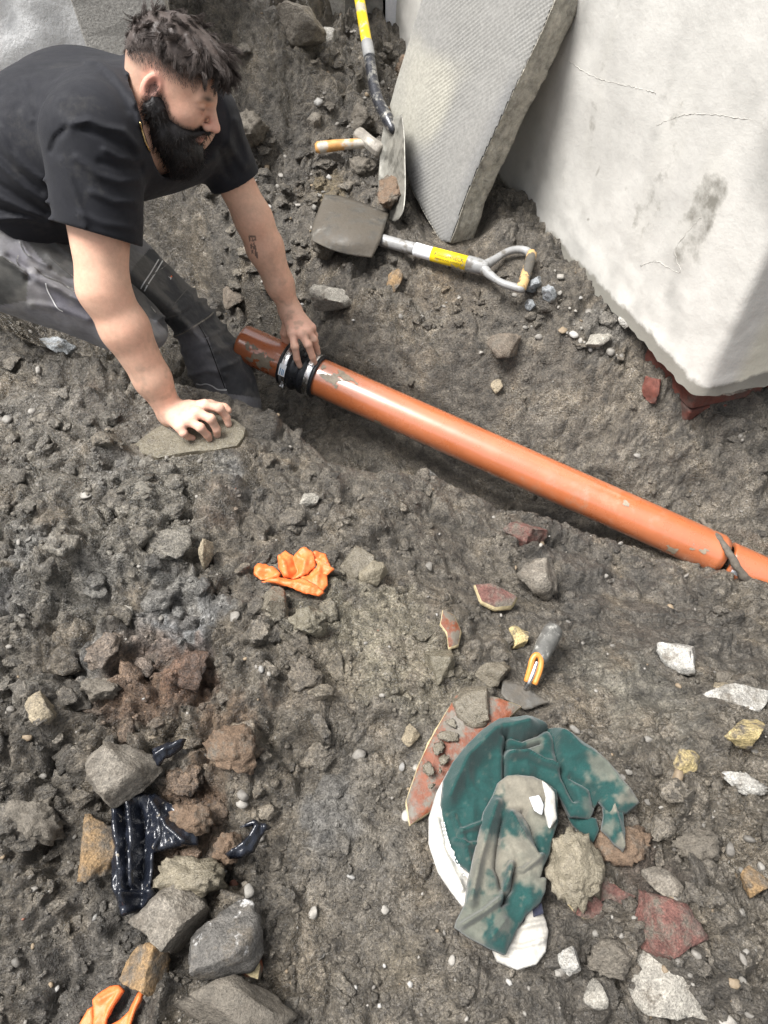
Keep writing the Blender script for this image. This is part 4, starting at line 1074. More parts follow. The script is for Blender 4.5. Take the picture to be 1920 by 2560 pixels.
def beard_core(P):
    L = hl(P); S = L.copy(); S[:, 1] = np.abs(S[:, 1])
    d = chain(S, [(-.008, .070, -.005), (.004, .066, -.045), (.030, .050, -.092), (.066, .020, -.112), (.080, 0, -.120)], [.008, .018, .025, .029, .030], .02)
    d = smin(d, rcone(S, (.060, .040, -.070), (.088, .0, -.100), .018, .022), .02)
    d = smin(d, rcone(S, (.080, .030, -.064), (.106, .004, -.047), .0075, .0075), .008)
    d = smin(d, rcone(S, (.074, .034, -.066), (.076, .030, -.09), .010, .014), .012)
    d = smin(d, rcone(L, (.030, 0, -.09), (.068, 0, -.128), .040, .032), .03)
    d = smax(d, -ell(L, (.108, 0, -.064), (.022, .024, .011)), .006)
    return d - .006 * np.abs(fbm3(L, 45, 521)) - .003 * fbm3(L, 20, 522)
FN = {}
def near_hand():
    z0 = .052
    g = lambda a, b, z: gz(a, b, z)
    m = [g(512, 1013, .105), g(493, 1032, .108), g(471, 1052, .100), g(450, 1069, .088)]
    fing = [[m[0], g(549, 1021, .098), g(566, 1043, .070), g(571, 1061, z0)], [m[1], g(527, 1047, .102), g(542, 1074, .072), g(543, 1088, z0)],
            [m[2], g(501, 1069, .093), g(518, 1088, .066), g(523, 1097, z0)], [m[3], g(459, 1083, .080), g(470, 1092, .060), g(482, 1095, z0)]]
    th = [g(470, 1020, .085), g(525, 1012, .065), g(560, 1020, .055), g(570, 1026, .050)]
    return m, fing, th
def far_hand():
    m = [J(731, 832, 1.985), J(753, 833, 1.975), J(769, 826, 1.985), J(779, 819, 2.005)]
    fing = [[m[0], J(737, 866, 1.985), J(742, 896, 2.01), J(749, 914, 2.03)], [m[1], J(770, 861, 1.985), J(781, 891, 2.015), J(786, 907, 2.035)],
            [m[2], J(784, 848, 2.00), J(791, 869, 2.04), J(795, 883, 2.065)], [m[3], J(786, 838, 2.03), J(789, 853, 2.06), J(789, 864, 2.085)]]
    th = [J(722, 800, 2.03), J(712, 832, 2.055), J(714, 846, 2.075), J(722, 862, 2.09)]
    return m, fing, th
NM, NF, NT = near_hand(); FM, FF_, FT = far_hand()
def hand_sdf(P, wr, m, fing, th, s=1.0):
    d = None
    for i, q in enumerate(m):
        e = rcone(P, wr, q, .024 * s, (.0145, .0145, .0135, .0125)[i] * s)
        d = e if d is None else smin(d, e, .014)
    for i, f in enumerate(fing):
        r = A([.0115, .0105, .0092, .0082]) * (1.0, 1.02, .97, .86)[i] * s
        d = smin(d, chain(P, f, r, .004), .006)
        d = smin(d, np.sqrt(((P - f[1]) ** 2).sum(1)) - .0112 * s * (1, 1, .95, .85)[i], .004)
    d = smin(d, chain(P, [wr + (th[0] - wr) * .3, th[0], th[1], th[2], th[3]], A([.02, .017, .0125, .0112, .0092]) * s, .006), .012)
    return d
def arm_sdf(P, sh, el, wr, R, hand):
    u = (wr - el) / np.linalg.norm(wr - el)
    d = rcone(P, sh, el, R[0], R[1])
    mid = el + (wr - el) * .30
    d = smin(d, chain(P, [el, mid, el + (wr - el) * .72, wr], [R[1], R[2], R[3], R[4]], .02), .03)
    d = smin(d, hand_sdf(P, wr + u * .012, *hand), .02)
    return d
RN = (.082, .050, .0520, .041, .0305); RF = (.052, .044, .047, .037, .0285)
def narm(P): return arm_sdf(P, SHN, ELN, WRN, RN, (NM, NF, NT, 1.0))
def farm(P): return arm_sdf(P, SHF, ELF, WRF, RF, (FM, FF_, FT, 1.02))
def bbox(pts, pad): p = np.array(pts); return p.min(0) - pad, p.max(0) + pad
def torso(P, g=0.0):
    ax2 = A([-.1, -.97, .15])
    d = None
    for (c0, a0, r0), (c1, a1, r1) in (((CH_, AX, .118), (MD_, ax2, .143)), ((MD_, ax2, .143), (PV_, ax2, .135))):
        for k in (-.10, 0, .10):
            e = rcone(P, c0 + a0 * k, c1 + a1 * k * .95, r0 + g, r1 + g)
            d = e if d is None else smin(d, e, .05)
    d = smin(d, rcone(P, SHN - AX * .03, SHF + AX * .03, .078 + g, .078 + g), .07)
    d = smin(d, rcone(P, NECK, CH_, .072 + g, .10 + g), .05)
    return d
SKIN = A([.64, .385, .275])
def skin_col(P):
    n = fbm3(P, 12, 301)[:, None]
    return SKIN * (1 + .10 * n + .07 * fbm3(P, 45, 305)[:, None]) * (1 + fbm3(P, 22, 309)[:, None] * np.array([.02, -.07, -.09]))
parts = []
lo, hi = hw_([[x, y, z] for x in (-.16, .15) for y in (-.11, .11) for z in (-.24, .14)]).min(0), hw_([[x, y, z] for x in (-.16, .15) for y in (-.11, .11) for z in (-.24, .14)]).max(0)
v, f = solid(lambda P: smax(head_sdf(P), -(hl(P)[:, 2] + .19), .004), lo, hi, .0024)
L = hl(v); c = skin_col(v)
def spot(c, L, cen, r, col, k, sym=True):
    S = L.copy();
    if sym: S[:, 1] = np.abs(S[:, 1])
    w = (k * np.exp(-(((S - A(cen)) / A(r)) ** 2).sum(1)))[:, None]
    return c * (1 - w) + A(col) * w
c = spot(c, L, (.118, 0, -.03), (.022, .022, .022), (.70, .34, .27), .7)
c = spot(c, L, (.06, .045, -.03), (.03, .03, .025), (.68, .35, .27), .5)
c = spot(c, L, (-.012, .085, .0), (.03, .016, .038), (.68, .28, .22), .75)
c = spot(c, L, (-.004, .088, .004), (.012, .008, .018), (.42, .12, .09), .6)
c = spot(c, L, (.097, 0, -.064), (.016, .024, .012), (.46, .17, .14), .9)
c = spot(c, L, (.095, .032, .024), (.016, .020, .0055), (.04, .028, .022), .95)
c = spot(c, L, (.094, .032, .0), (.012, .017, .0035), (.05, .03, .025), .9)
c = spot(c, L, (.094, .034, -.010), (.012, .018, .008), (.36, .17, .13), .5)
fade = smooth(.015, .060, L[:, 2] + .25 * np.maximum(0, -L[:, 0] - .02)) * (L[:, 0] < .075)
c = c * (1 - .75 * fade[:, None]) + A([.055, .042, .036]) * .75 * fade[:, None]
stb = smooth(.016, .001, beard_core(v))[:, None] * .7
c = c * (1 - stb) + A([.085, .06, .052]) * stb
nape = smooth(-.09, .02, L[:, 2]) * smooth(-.02, -.06, L[:, 0])
c = c * (1 - .35 * nape[:, None]) + A([.12, .085, .07]) * .35 * nape[:, None]
parts.append((v, f, c))
for fn, pts, key in ((narm, [SHN, ELN, WRN] + NM + [x for q in NF for x in q] + NT, 'n'), (farm, [SHF, ELF, WRF] + FM + [x for q in FF_ for x in q] + FT, 'f')):
    lo, hi = bbox(pts, .075)
    v, f = solid(fn, lo, hi, .0028)
    c = skin_col(v); q = proj(v)
    hm, hf, wr = (NM, NF, WRN) if key == 'n' else (FM, FF_, WRF)
    red = smooth(.11, .0, np.min([np.linalg.norm(v - m, axis=1) for m in hm], 0))
    c = c * (1 - .5 * red[:, None]) + A([.68, .39, .31]) * .5 * red[:, None]
    for fg in hf:
        dt = np.linalg.norm(v - fg[3], axis=1)
        w = smooth(.017, .004, dt)[:, None] * .55; c = c * (1 - w) + A([.52, .35, .29]) * w
        w = smooth(.012, .004, np.linalg.norm(v - fg[1], axis=1))[:, None] * .3; c = c * (1 - w) + A([.62, .29, .23]) * w
    dirt = smooth(.34, .0, np.min([np.linalg.norm(v - m, axis=1) for m in hm], 0)) * smooth(.05, .5, fbm3(v, 38, 307) + .5 * fbm3(v, 110, 308)) * .45
    c = c * (1 - dirt[:, None]) + A([.24, .19, .145]) * dirt[:, None]
    if key == 'f':
        ink = np.zeros(len(v), bool)
        for a0, a1, b0, b1 in ((622, 626, 590, 604), (622, 640, 589, 593), (629, 633, 590, 604), (636, 640, 588, 602), (630, 636, 598, 603), (626, 631, 610, 622), (633, 637, 606, 624), (629, 634, 624, 634), (637, 641, 614, 640), (633, 640, 618, 622), (640, 645, 630, 646)):
            ink |= (q[:, 0] > a0) & (q[:, 0] < a1) & (q[:, 1] > b0) & (q[:, 1] < b1)
        c[ink] = c[ink] * .25 + A([.03, .03, .03])
    parts.append((v, f, c))
lo, hi = bbox([CH_, MD_, PV_, SHN, SHF, NECK], .2)
UB0 = (PV_ - MD_) / np.linalg.norm(PV_ - MD_)
v, f = solid(lambda P: smax(torso(P, -.012), (P - J(70, 588, 1.66)) @ UB0 + .03, .01), lo, hi, .012, 4); parts.append((v, f, skin_col(v)))
man = thing('person', (-.62, 1.62, -.33), 'bearded man in black t-shirt and grey work trousers kneeling over the pipe', 'person')
v, f, c = catn(parts)
obj('body', v, f, 'skin', man, col=c)

# t-shirt
HEMN = SHN + (ELN - SHN) * .62; UN = (ELN - SHN) / np.linalg.norm(ELN - SHN); UN = c2w(A([-.27, -.93, -.25])); UN /= np.linalg.norm(UN)
HEMF = SHF + (ELF - SHF) * .60; UF = (ELF - SHF) / np.linalg.norm(ELF - SHF)
HEMB = J(70, 588, 1.66); UB = PV_ - MD_; UB /= np.linalg.norm(UB)
FOLDS = [([(313, 118), (325, 190), (337, 250), (352, 310)], 8, .007), ([(215, 150), (245, 152), (282, 182), (312, 216), (336, 262)], 9, .006), ([(258, 186), (296, 232), (318, 275)], 8, -.003),
         ([(180, 310), (225, 300), (262, 318), (310, 328), (345, 368)], 9, .008), ([(165, 322), (140, 345), (128, 378)], 8, -.006), ([(210, 322), (265, 345), (320, 370), (352, 415)], 8, -.006),
         ([(150, 400), (175, 450), (200, 520), (215, 560)], 10, .005), ([(190, 395), (250, 440), (300, 455), (345, 450)], 10, .006), ([(230, 480), (285, 505), (335, 505)], 9, .006), ([(250, 405), (300, 420), (352, 428)], 8, -.005),
         ([(200, 535), (260, 560), (330, 570)], 9, .004), ([(262, 375), (300, 395), (345, 400)], 8, .006),
         ([(-10, 320), (25, 380), (60, 415), (105, 450)], 9, .007), ([(-10, 372), (40, 425), (105, 478)], 8, -.006), ([(-10, 405), (50, 460), (112, 505)], 9, .008),
         ([(-10, 455), (60, 500), (118, 530)], 8, -.006), ([(-10, 490), (60, 525), (120, 548)], 8, .008), ([(-10, 548), (60, 545), (125, 556)], 7, .008), ([(-10, 520), (60, 538), (115, 552)], 6, -.006),
         ([(60, 200), (75, 240), (78, 300)], 9, .004), ([(560, 330), (585, 380), (610, 420)], 9, .006), ([(540, 360), (560, 410), (575, 445)], 8, -.005), ([(590, 300), (612, 360), (625, 410)], 9, .005)]
def shirt(P):
    n = .0035 * fbm3(P, 7, 401, 2) + .0012 * fbm3(P, 26, 402, 2)
    rg = ridge(P, FOLDS) + n
    t = torso(P, .016)
    hb = (P - HEMB) @ UB
    t = smax(t, hb, .01)
    def sleeve(S, E, H, U, r0, r1):
        e = rcone(P, S, E, r0, r1); hd = (P - H) @ U
        return e, hd
    en, hn = sleeve(SHN, ELN, HEMN, UN, .100, .080)
    ef, hf = sleeve(SHF, ELF, HEMF, UF, .074, .060)
    def hollow(e, hd):
        o_ = smax(e - rg, hd, .003)
        return smax(o_, -smax(smax(e + .010 - rg, -(hd + .03), .003), hd - .02, .003), .002)
    d = smin(t - rg, hollow(en, hn), .022); d = smin(d, hollow(ef, hf), .022)
    # neck opening
    Lh = hl(P)
    d = smax(d, -(rcone(Lh, A([-.075, 0, -.155]), A([.06, 0, -.03]), .080, .15)), .006)
    return d
lo, hi = bbox([CH_, MD_, PV_, SHN, SHF, HEMN, HEMF, NECK], .22)
sv, sf = solid(shirt, lo, hi, .0042, 5, 2.6)
tee = obj('t_shirt', sv, sf, 'shirt', man)
def bvh(v, f): return BVHTree.FromPolygons([tuple(x) for x in v], [tuple(int(i) for i in q) for q in f])
SB_ = bvh(sv, sf)
def hit(tree, px, py, lift=.002):
    r = ray(px, py); r = r / np.linalg.norm(r)
    h = tree.ray_cast(Vector((0, 0, CAMZ)), Vector(r))
    return None if h[0] is None else np.array(h[0]) - r * lift
def decal(name, poly, tree, mat, parent, lift=.003):
    P = [hit(tree, a, b, lift) for a, b in poly]
    P = [p for p in P if p is not None]
    if len(P) > 2: return obj(name, P, [list(range(len(P)))], mat, parent, smooth_=False)
def strip(name, line, w, tree, mat, parent, lift=.002, n=20):
    c = spline(A(line), n); R2 = []
    for i, p in enumerate(c):
        t = c[min(i + 1, n - 1)] - c[max(i - 1, 0)]; t = t / (np.hypot(*t) + 1e-9); nn_ = A([-t[1], t[0]]) * w / 2
        pr_ = [hit(tree, *(p + nn_ * s), lift) for s in (-1, 1)]
        if all(x is not None for x in pr_) and (not R2 or np.linalg.norm(pr_[0] - R2[-1][0]) < .06): R2.append(pr_)
    if len(R2) < 3: return None
    V = [x for q_ in R2 for x in q_]
    return obj(name, V, [[2 * i, 2 * i + 1, 2 * i + 3, 2 * i + 2] for i in range(len(R2) - 1)], mat, parent)
decal('chest_logo', [(448, 431), (451, 428), (452, 433), (458, 434), (467, 430), (476, 423), (466, 433), (456, 439), (449, 438)], SB_, 'white_print', tee)
decal('sleeve_mark', [(213, 572), (216, 568), (217, 574), (219, 579), (215, 577), (211, 578)], SB_, 'rock_tan', tee)
# collar band
coll = [hw_([-.082 + .078 * math.cos(a) * .9, .080 * math.sin(a), -.150 + .030 * math.cos(a)])[0] for a in np.linspace(0, 2 * math.pi, 40)]
# gold chain
ch = [(350, 305), (357, 333), (365, 358), (376, 379), (389, 394), (404, 404), (420, 408), (434, 404)]
BB_ = bvh(parts[0][0], parts[0][1])
cs = spline(A(ch), 44); P = []
for p in cs:
    hs_ = [x for x in (hit(SB_, p[0], p[1], .0035), hit(BB_, p[0], p[1], .0035)) if x is not None]
    P.append(min(hs_, key=depth_of) if hs_ else P[-1])
v, f = tube(A(P) + RNG.normal(0, .0002, (44, 3)), .0016 + .0007 * (np.arange(44) % 2), 8); obj('neck_chain', v, f, 'gold', man)

# work trousers
BLACK = [(374, 622), (439, 638), (497, 680), (541, 737), (572, 772), (570, 808), (519, 843), (495, 808), (432, 843), (393, 802), (345, 785), (318, 704), (335, 665)]
SHINF = [(520, 842), (572, 806), (640, 900), (690, 1000), (570, 985), (545, 920)]
TF = [([(393, 802), (470, 770), (541, 737)], 6, .005), ([(432, 843), (495, 812), (545, 770)], 6, .006), ([(519, 845), (560, 822), (572, 800)], 6, .006), ([(525, 880), (575, 865), (600, 850)], 8, .007),
      ([(540, 925), (590, 905), (610, 880)], 8, .007), ([(455, 880), (500, 860), (540, 860)], 8, .004), ([(470, 940), (520, 925), (560, 940)], 8, .006), ([(405, 800), (450, 790), (490, 760), (505, 725)], 5, -.005),
      ([(500, 690), (480, 740), (410, 780)], 5, .004), ([(0, 640), (60, 680), (120, 700), (200, 750)], 8, .008), ([(50, 605), (75, 640), (120, 665)], 6, .006), ([(100, 685), (150, 705), (215, 745)], 7, -.007),
      ([(120, 640), (160, 675), (215, 720)], 8, .007), ([(130, 600), (180, 640)], 7, .005), ([(20, 640), (70, 672), (70, 700)], 6, -.005), ([(80, 760), (150, 770), (220, 800)], 9, .004), ([(90, 700), (150, 725), (210, 760)], 7, .006)]
def trous(P):
    d = rcone(P, HIPN, KNN, .118, .085)
    d = smin(d, rcone(P, PV_ + A([-.01, .07, -.045]), PV_ + A([-.01, -.07, -.045]), .150, .148), .06)
    d = smin(d, rcone(P, HIPF, KNF, .118, .100), .05)
    d = smin(d, chain(P, [KNF, KNF + (ANF - KNF) * .5, ANF], [.096, .088, .084], .02), .03)
    d = smin(d, rcone(P, KNN, KNN + A([-.38, .22, -.06]), .080, .06), .04)
    d = smin(d, rcone(P, J(515, 800, 1.955), J(548, 772, 1.965), .045, .045), .03)
    d = smax(d, -((P - (HEMB - UB * .05)) @ UB), .01)
    return d - 1.35 * ridge(P, TF) - .004 * fbm3(P, 9, 411, 2) - .0016 * fbm3(P, 30, 412, 2)
lo, hi = bbox([HIPN, KNN, HIPF, KNF, ANF, PV_], .19)
tv, tf = solid(trous, lo, hi, .0042)
q = proj(tv)
tc_ = np.tile(A([.160, .157, .165]), (len(tv), 1))
blk = inside(q, BLACK) | inside(q, SHINF) | (inside(q, [(500, 560), (640, 640), (720, 900), (640, 960), (570, 800)]))
tc_[blk] = A([.040, .0405, .044])
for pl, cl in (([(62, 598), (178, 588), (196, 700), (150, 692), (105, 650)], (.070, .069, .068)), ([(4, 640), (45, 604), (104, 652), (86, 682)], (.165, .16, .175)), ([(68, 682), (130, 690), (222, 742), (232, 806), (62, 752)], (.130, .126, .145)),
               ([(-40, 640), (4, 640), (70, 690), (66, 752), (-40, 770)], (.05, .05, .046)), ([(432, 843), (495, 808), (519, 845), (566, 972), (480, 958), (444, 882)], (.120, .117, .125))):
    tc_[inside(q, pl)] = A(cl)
sm = smooth(.05, .5, fbm3(tv, 9, 431) + .25 + .5 * fbm3(tv, 40, 432))[:, None] * .42
tc_ = tc_ * (1 - sm) + A([.20, .19, .17]) * sm
mud = smooth(.1, .45, fbm3(tv, 14, 433)) * inside(q, [(0, 640), (30, 660), (80, 740), (60, 800), (-60, 800), (-60, 600)])
tc_ = tc_ * (1 - .6 * mud[:, None]) + A([.13, .118, .09]) * .6 * mud[:, None]
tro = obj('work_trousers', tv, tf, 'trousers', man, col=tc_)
TB = bvh(tv, tf)
strip('reflective_stripe', [(403, 638), (378, 680), (353, 720), (341, 762)], 3.2, TB, 'reflective', tro)
strip('reflective_stripe', [(413, 641), (388, 683), (362, 726), (350, 770)], 3.2, TB, 'reflective', tro)
strip('piping', [(481, 956), (500, 962), (515, 960), (530, 965), (545, 974), (567, 975)], 3, TB, 'reflective', tro)
strip('piping', [(114, 708), (118, 725), (130, 748), (143, 770), (157, 779)], 2.6, TB, 'reflective', tro)
strip('seam', [(432, 842), (460, 832), (495, 810), (530, 785), (545, 755)], 3.5, TB, 'hammer_iron', tro, .0025)
strip('seam', [(495, 810), (515, 845), (540, 910), (562, 970)], 2.6, TB, 'trousers', tro, .003)
strip('pocket_edge', [(378, 766), (400, 782), (452, 744), (462, 700), (466, 665)], 3, TB, 'rubber_grip', tro, .003)
for ln in ([(48, 604), (62, 632), (80, 642)], [(46, 638), (42, 652), (48, 664)], [(86, 668), (112, 690), (152, 706), (204, 742)], [(168, 592), (128, 640), (110, 652)], [(126, 642), (160, 672), (208, 712)], [(4, 640), (40, 664), (72, 690)], [(378, 690), (420, 660), (440, 645)], [(500, 690), (470, 720), (410, 790)]):
    strip('seam', ln, 2.4, TB, 'rubber_grip', tro, .0025)
strip('zip_pull', [(409, 635), (420, 634), (430, 638), (436, 642)], 5, TB, 'orange_print', tro, .004, 8)
decal('pocket_logo', [(420, 691), (425, 693), (430, 690), (429, 694), (427, 700), (425, 695)], TB, 'white_print', tro)
decal('pocket_logo', [(425, 692), (429, 688), (431, 692), (428, 694)], TB, 'orange_print', tro, .0035)
def text_on(txt, px0, px1, h, tree, mat, parent, name, lift=.003, shear=0):
    """lettering lying on a surface along the photo line px0 -> px1 with cap height h (photo pixels)"""
    cu = bpy.data.curves.new(name, 'FONT'); cu.body = txt; cu.size = 1.0; cu.resolution_u = 2
    to = bpy.data.objects.new(name, cu); C.objects.link(to)
    dg = bpy.context.evaluated_depsgraph_get(); me = bpy.data.meshes.new_from_object(to.evaluated_get(dg))
    co = A([v_.co[:] for v_ in me.vertices]); fs = [list(p_.vertices) for p_ in me.polygons]
    bpy.data.objects.remove(to); bpy.data.curves.remove(cu); bpy.data.meshes.remove(me)
    w = co[:, 0].max(); px0, px1 = A(px0, float), A(px1, float); d0 = px1 - px0; n0 = A([d0[1], -d0[0]]) / np.hypot(*d0)
    V = [px0 + d0 * (x / w) + n0 * (y / .7 * h) for x, y in co[:, :2]]
    P = [tree(a, b) if callable(tree) else hit(tree, a, b, lift) for a, b in V]
    if any(p is None for p in P): return None
    return obj(name, P, fs, mat, parent, smooth_=False)
text_on('TACTICAL', (433, 689), (454, 661), 6, TB, 'white_print', tro, 'pocket_lettering')

# hair and beard: a soft core and real strands
def hair_core(P):
    L = hl(P)
    d = ell(L, (-.008, 0, .042), (.107, .084, .101)) - .008 * np.abs(fbm3(L, 34, 501)) - .006 * fbm3(L, 16, 502)
    d = smin(d, ell(L, (.068, 0, .090), (.042, .062, .034)), .03)
    cut = .060 + .10 * np.maximum(L[:, 0] - .02, 0) - .55 * np.maximum(-L[:, 0] - .035, 0) + .06 * np.maximum(L[:, 0] - .07, 0)
    return smax(d, cut - L[:, 2], .010)
bb = hw_([[x, y, z] for x in (-.15, .15) for y in (-.12, .12) for z in (-.02, .18)])
hv, hf_ = solid(hair_core, bb.min(0), bb.max(0), .0034)
def strands(roots, dirs, lens, gfun, r, seed, n=7):
    g = np.random.default_rng(seed); m = len(roots)
    P = np.zeros((m, n, 3)); P[:, 0] = roots; D = dirs.copy()
    ph = g.uniform(0, 6.28, (m, 3)); fr = g.uniform(60, 130, (m, 1)); st = (lens / (n - 1))[:, None]
    for k in range(1, n):
        D = D + gfun(P[:, k - 1], k) + .18 * np.sin(ph + fr * st * k)
        D /= np.linalg.norm(D, axis=1)[:, None]
        P[:, k] = P[:, k - 1] + D * st
    rad = r * np.linspace(1, .25, n)[None, :, None] * g.uniform(.6, 1.3, (m, 1, 1))
    T = np.gradient(P, axis=1); T /= np.linalg.norm(T, axis=2)[..., None] + 1e-9
    a = A([.3, .5, .8]); U = np.cross(T, a); U /= np.linalg.norm(U, axis=2)[..., None] + 1e-9; W = np.cross(T, U)
    ring_ = np.stack([P + rad * (math.cos(t) * U + math.sin(t) * W) for t in (0, 2.09, 4.19)], 2)   # m,n,3,3
    V = ring_.reshape(-1, 3)
    b = (np.arange(m)[:, None] * n + np.arange(n - 1)[None]).ravel() * 3
    F = np.vstack([np.stack([b + i, b + (i + 1) % 3, b + 3 + (i + 1) % 3, b + 3 + i], -1) for i in range(3)])
    return V, F
g = np.random.default_rng(5)
hn_ = len(hv); L = hl(hv)
nrm = np.zeros_like(hv)
fnv = np.cross(hv[hf_[:, 1]] - hv[hf_[:, 0]], hv[hf_[:, 2]] - hv[hf_[:, 0]])
for k in range(4): np.add.at(nrm, hf_[:, k], fnv)
nrm /= np.linalg.norm(nrm, axis=1)[:, None] + 1e-9
if ((hv - HC) * nrm).sum() < 0: nrm = -nrm
ok = np.nonzero(((hv - HC) * nrm).sum(1) > .02)[0]
idx = g.choice(ok, 9000); Ln = L[idx]
def locks(roots, nrm_, lockroots, lockdirs, locklens, seed, r, n=8, bend=lambda p, k: 0, clump=.58, curl=.22):
    """strands gathered into tapering locks"""
    g_ = np.random.default_rng(seed); m = len(lockroots)
    LP = np.zeros((m, n, 3)); LP[:, 0] = lockroots; D = lockdirs / np.linalg.norm(lockdirs, axis=1)[:, None]
    ph = g_.uniform(0, 6.28, (m, 3)); fr_ = g_.uniform(70, 120, (m, 1)); st = (locklens / (n - 1))[:, None]
    for k in range(1, n):
        D = D + bend(LP[:, k - 1], k) + curl * np.sin(ph + fr_ * st * k); D /= np.linalg.norm(D, axis=1)[:, None]
        LP[:, k] = LP[:, k - 1] + D * st
    own = np.zeros(len(roots), int)
    for i in range(0, len(roots), 2000):
        own[i:i + 2000] = np.argmin(((roots[i:i + 2000, None] - lockroots[None]) ** 2).sum(-1), 1)
    w = np.linspace(0, 1, n)[None, :, None]
    off = (roots - lockroots[own])[:, None, :]
    P = LP[own] + off * (1 - clump * w) + g_.normal(0, .0009, (len(roots), 1, 3)) * w * 2
    sc = g_.uniform(.75, 1.05, (len(roots), 1, 1)); P = P[:, :1] + (P - P[:, :1]) * sc
    rad = r * np.linspace(1, .25, n)[None, :, None] * g_.uniform(.6, 1.3, (len(roots), 1, 1))
    T_ = np.gradient(P, axis=1); T_ /= np.linalg.norm(T_, axis=2)[..., None] + 1e-9
    U_ = np.cross(T_, A([.3, .5, .8])); U_ /= np.linalg.norm(U_, axis=2)[..., None] + 1e-9; W_ = np.cross(T_, U_)
    V = np.stack([P + rad * (math.cos(t) * U_ + math.sin(t) * W_) for t in (0, 2.09, 4.19)], 2).reshape(-1, 3)
    b_ = (np.arange(len(roots))[:, None] * n + np.arange(n - 1)[None]).ravel() * 3
    return V, np.vstack([np.stack([b_ + i, b_ + (i + 1) % 3, b_ + 3 + (i + 1) % 3, b_ + 3 + i], -1) for i in range(3)])
li = g.choice(ok, 330, replace=False); Ll = L[li]
topk = smooth(.05, .10, Ll[:, 2]); llen = .014 + topk * g.uniform(.014, .030, len(li)) + .012 * (Ll[:, 0] > .05)
wv = fbm3(hv[li], 30, 511)[:, None]; wv2 = fbm3(hv[li], 30, 512)[:, None]
flow = HF * .75 - HUp * .30 - HL * .25 + (wv * HL + wv2 * HF) * 1.0 + g.normal(0, .18, (len(li), 3))
flow = flow - nrm[li] * (flow * nrm[li]).sum(1)[:, None]
ldir = nrm[li] * (.10 + .14 * topk[:, None]) + flow
V1, F1 = locks(hv[idx] - nrm[idx] * .003, nrm[idx], hv[li] - nrm[li] * .003, ldir, llen, 3, .00062, 8, lambda p, k: -.10 * HUp + .05 * HF)
# fringe falling over the brow in curling locks
fr = A([[.100 - 8 * y * y + g.normal(0, .006), y, .086 + g.normal(0, .008)] for y in g.uniform(-.070, .064, 1500)])
lf = A([[.102 - 8 * y * y, y, .084 + g.normal(0, .006)] for y in np.linspace(-.070, .064, 26)])
fr, lf = hw_(fr), hw_(lf)
V2, F2 = locks(fr, None, lf, np.tile(HF * .75 + HUp * .02 - HL * .15, (len(lf), 1)) + g.normal(0, .3, (len(lf), 3)), g.uniform(.022, .056, len(lf)), 4, .0007, 10, lambda p, k: -.34 * HUp - .02 * HF, .8, .34)
# cropped sides fading into skin
side = A([[g.uniform(-.09, .07), -1, g.uniform(.025, .075)] for _ in range(2600)]); sp_ = []
for x_, _, z_ in side:
    if g.random() < smooth(.02, .065, z_ + .25 * max(0, -x_ - .02)): sp_.append([x_, -.086 * math.sqrt(max(.05, 1 - ((x_ + .012) / .104) ** 2 - ((z_ - .033) / .10) ** 2 * .8)), z_])
sp_ = hw_(A(sp_)); V3, F3 = strands(sp_, np.tile(-HL * .5 - HUp * .5 + HF * .5, (len(sp_), 1)) + g.normal(0, .2, (len(sp_), 3)), g.uniform(.004, .009, len(sp_)), lambda p, k: -.1 * HUp, .00035, 9, 4)
v, f, _ = catn([(hv, hf_), (V1, F1), (V2, F2), (V3, F3)])
obj('hair', v, f, 'hair', man)
bb = hw_([[x, y, z] for x in (-.04, .14) for y in (-.10, .10) for z in (-.20, .03)])
bv, bf = solid(beard_core, bb.min(0), bb.max(0), .0034)
nrm = np.zeros_like(bv); fnv = np.cross(bv[bf[:, 1]] - bv[bf[:, 0]], bv[bf[:, 2]] - bv[bf[:, 0]])
for k in range(4): np.add.at(nrm, bf[:, k], fnv)
nrm /= np.linalg.norm(nrm, axis=1)[:, None] + 1e-9
cen_b = hw_([.02, 0, -.07])[0]
if ((bv - cen_b) * nrm).sum() < 0: nrm = -nrm
Lb = hl(bv); out = head_sdf(bv) > .004
idx = g.choice(np.nonzero(out)[0], 3800)
dirs = nrm[idx] * .55 - HUp * .8 + HF * .15 + g.normal(0, .28, (len(idx), 3))
V1, F1 = strands(bv[idx] - nrm[idx] * .003, dirs, g.uniform(.008, .024, len(idx)), lambda p, k: -.10 * HUp, .0006, 8)
hv0 = parts[0][0]; bd0 = beard_core(hv0); cand = np.nonzero((bd0 > -.002) & (bd0 < .013) & (hl(hv0)[:, 2] < .02))[0]
cand = g.choice(cand, 2600); cand = cand[g.random(len(cand)) < smooth(.014, .0, bd0[cand])]
rd = hv0[cand] - hw_([.02, 0, -.03])[0]; rd /= np.linalg.norm(rd, axis=1)[:, None]
V4, F4 = strands(hv0[cand], rd * .5 - HUp * .8 + HF * .2 + g.normal(0, .25, rd.shape), g.uniform(.004, .010, len(cand)), lambda p, k: -.1 * HUp, .00032, 12, 4)
v, f, _ = catn([(bv, bf), (V1, F1), (V4, F4)])
obj('beard', v, f, 'beard', man)

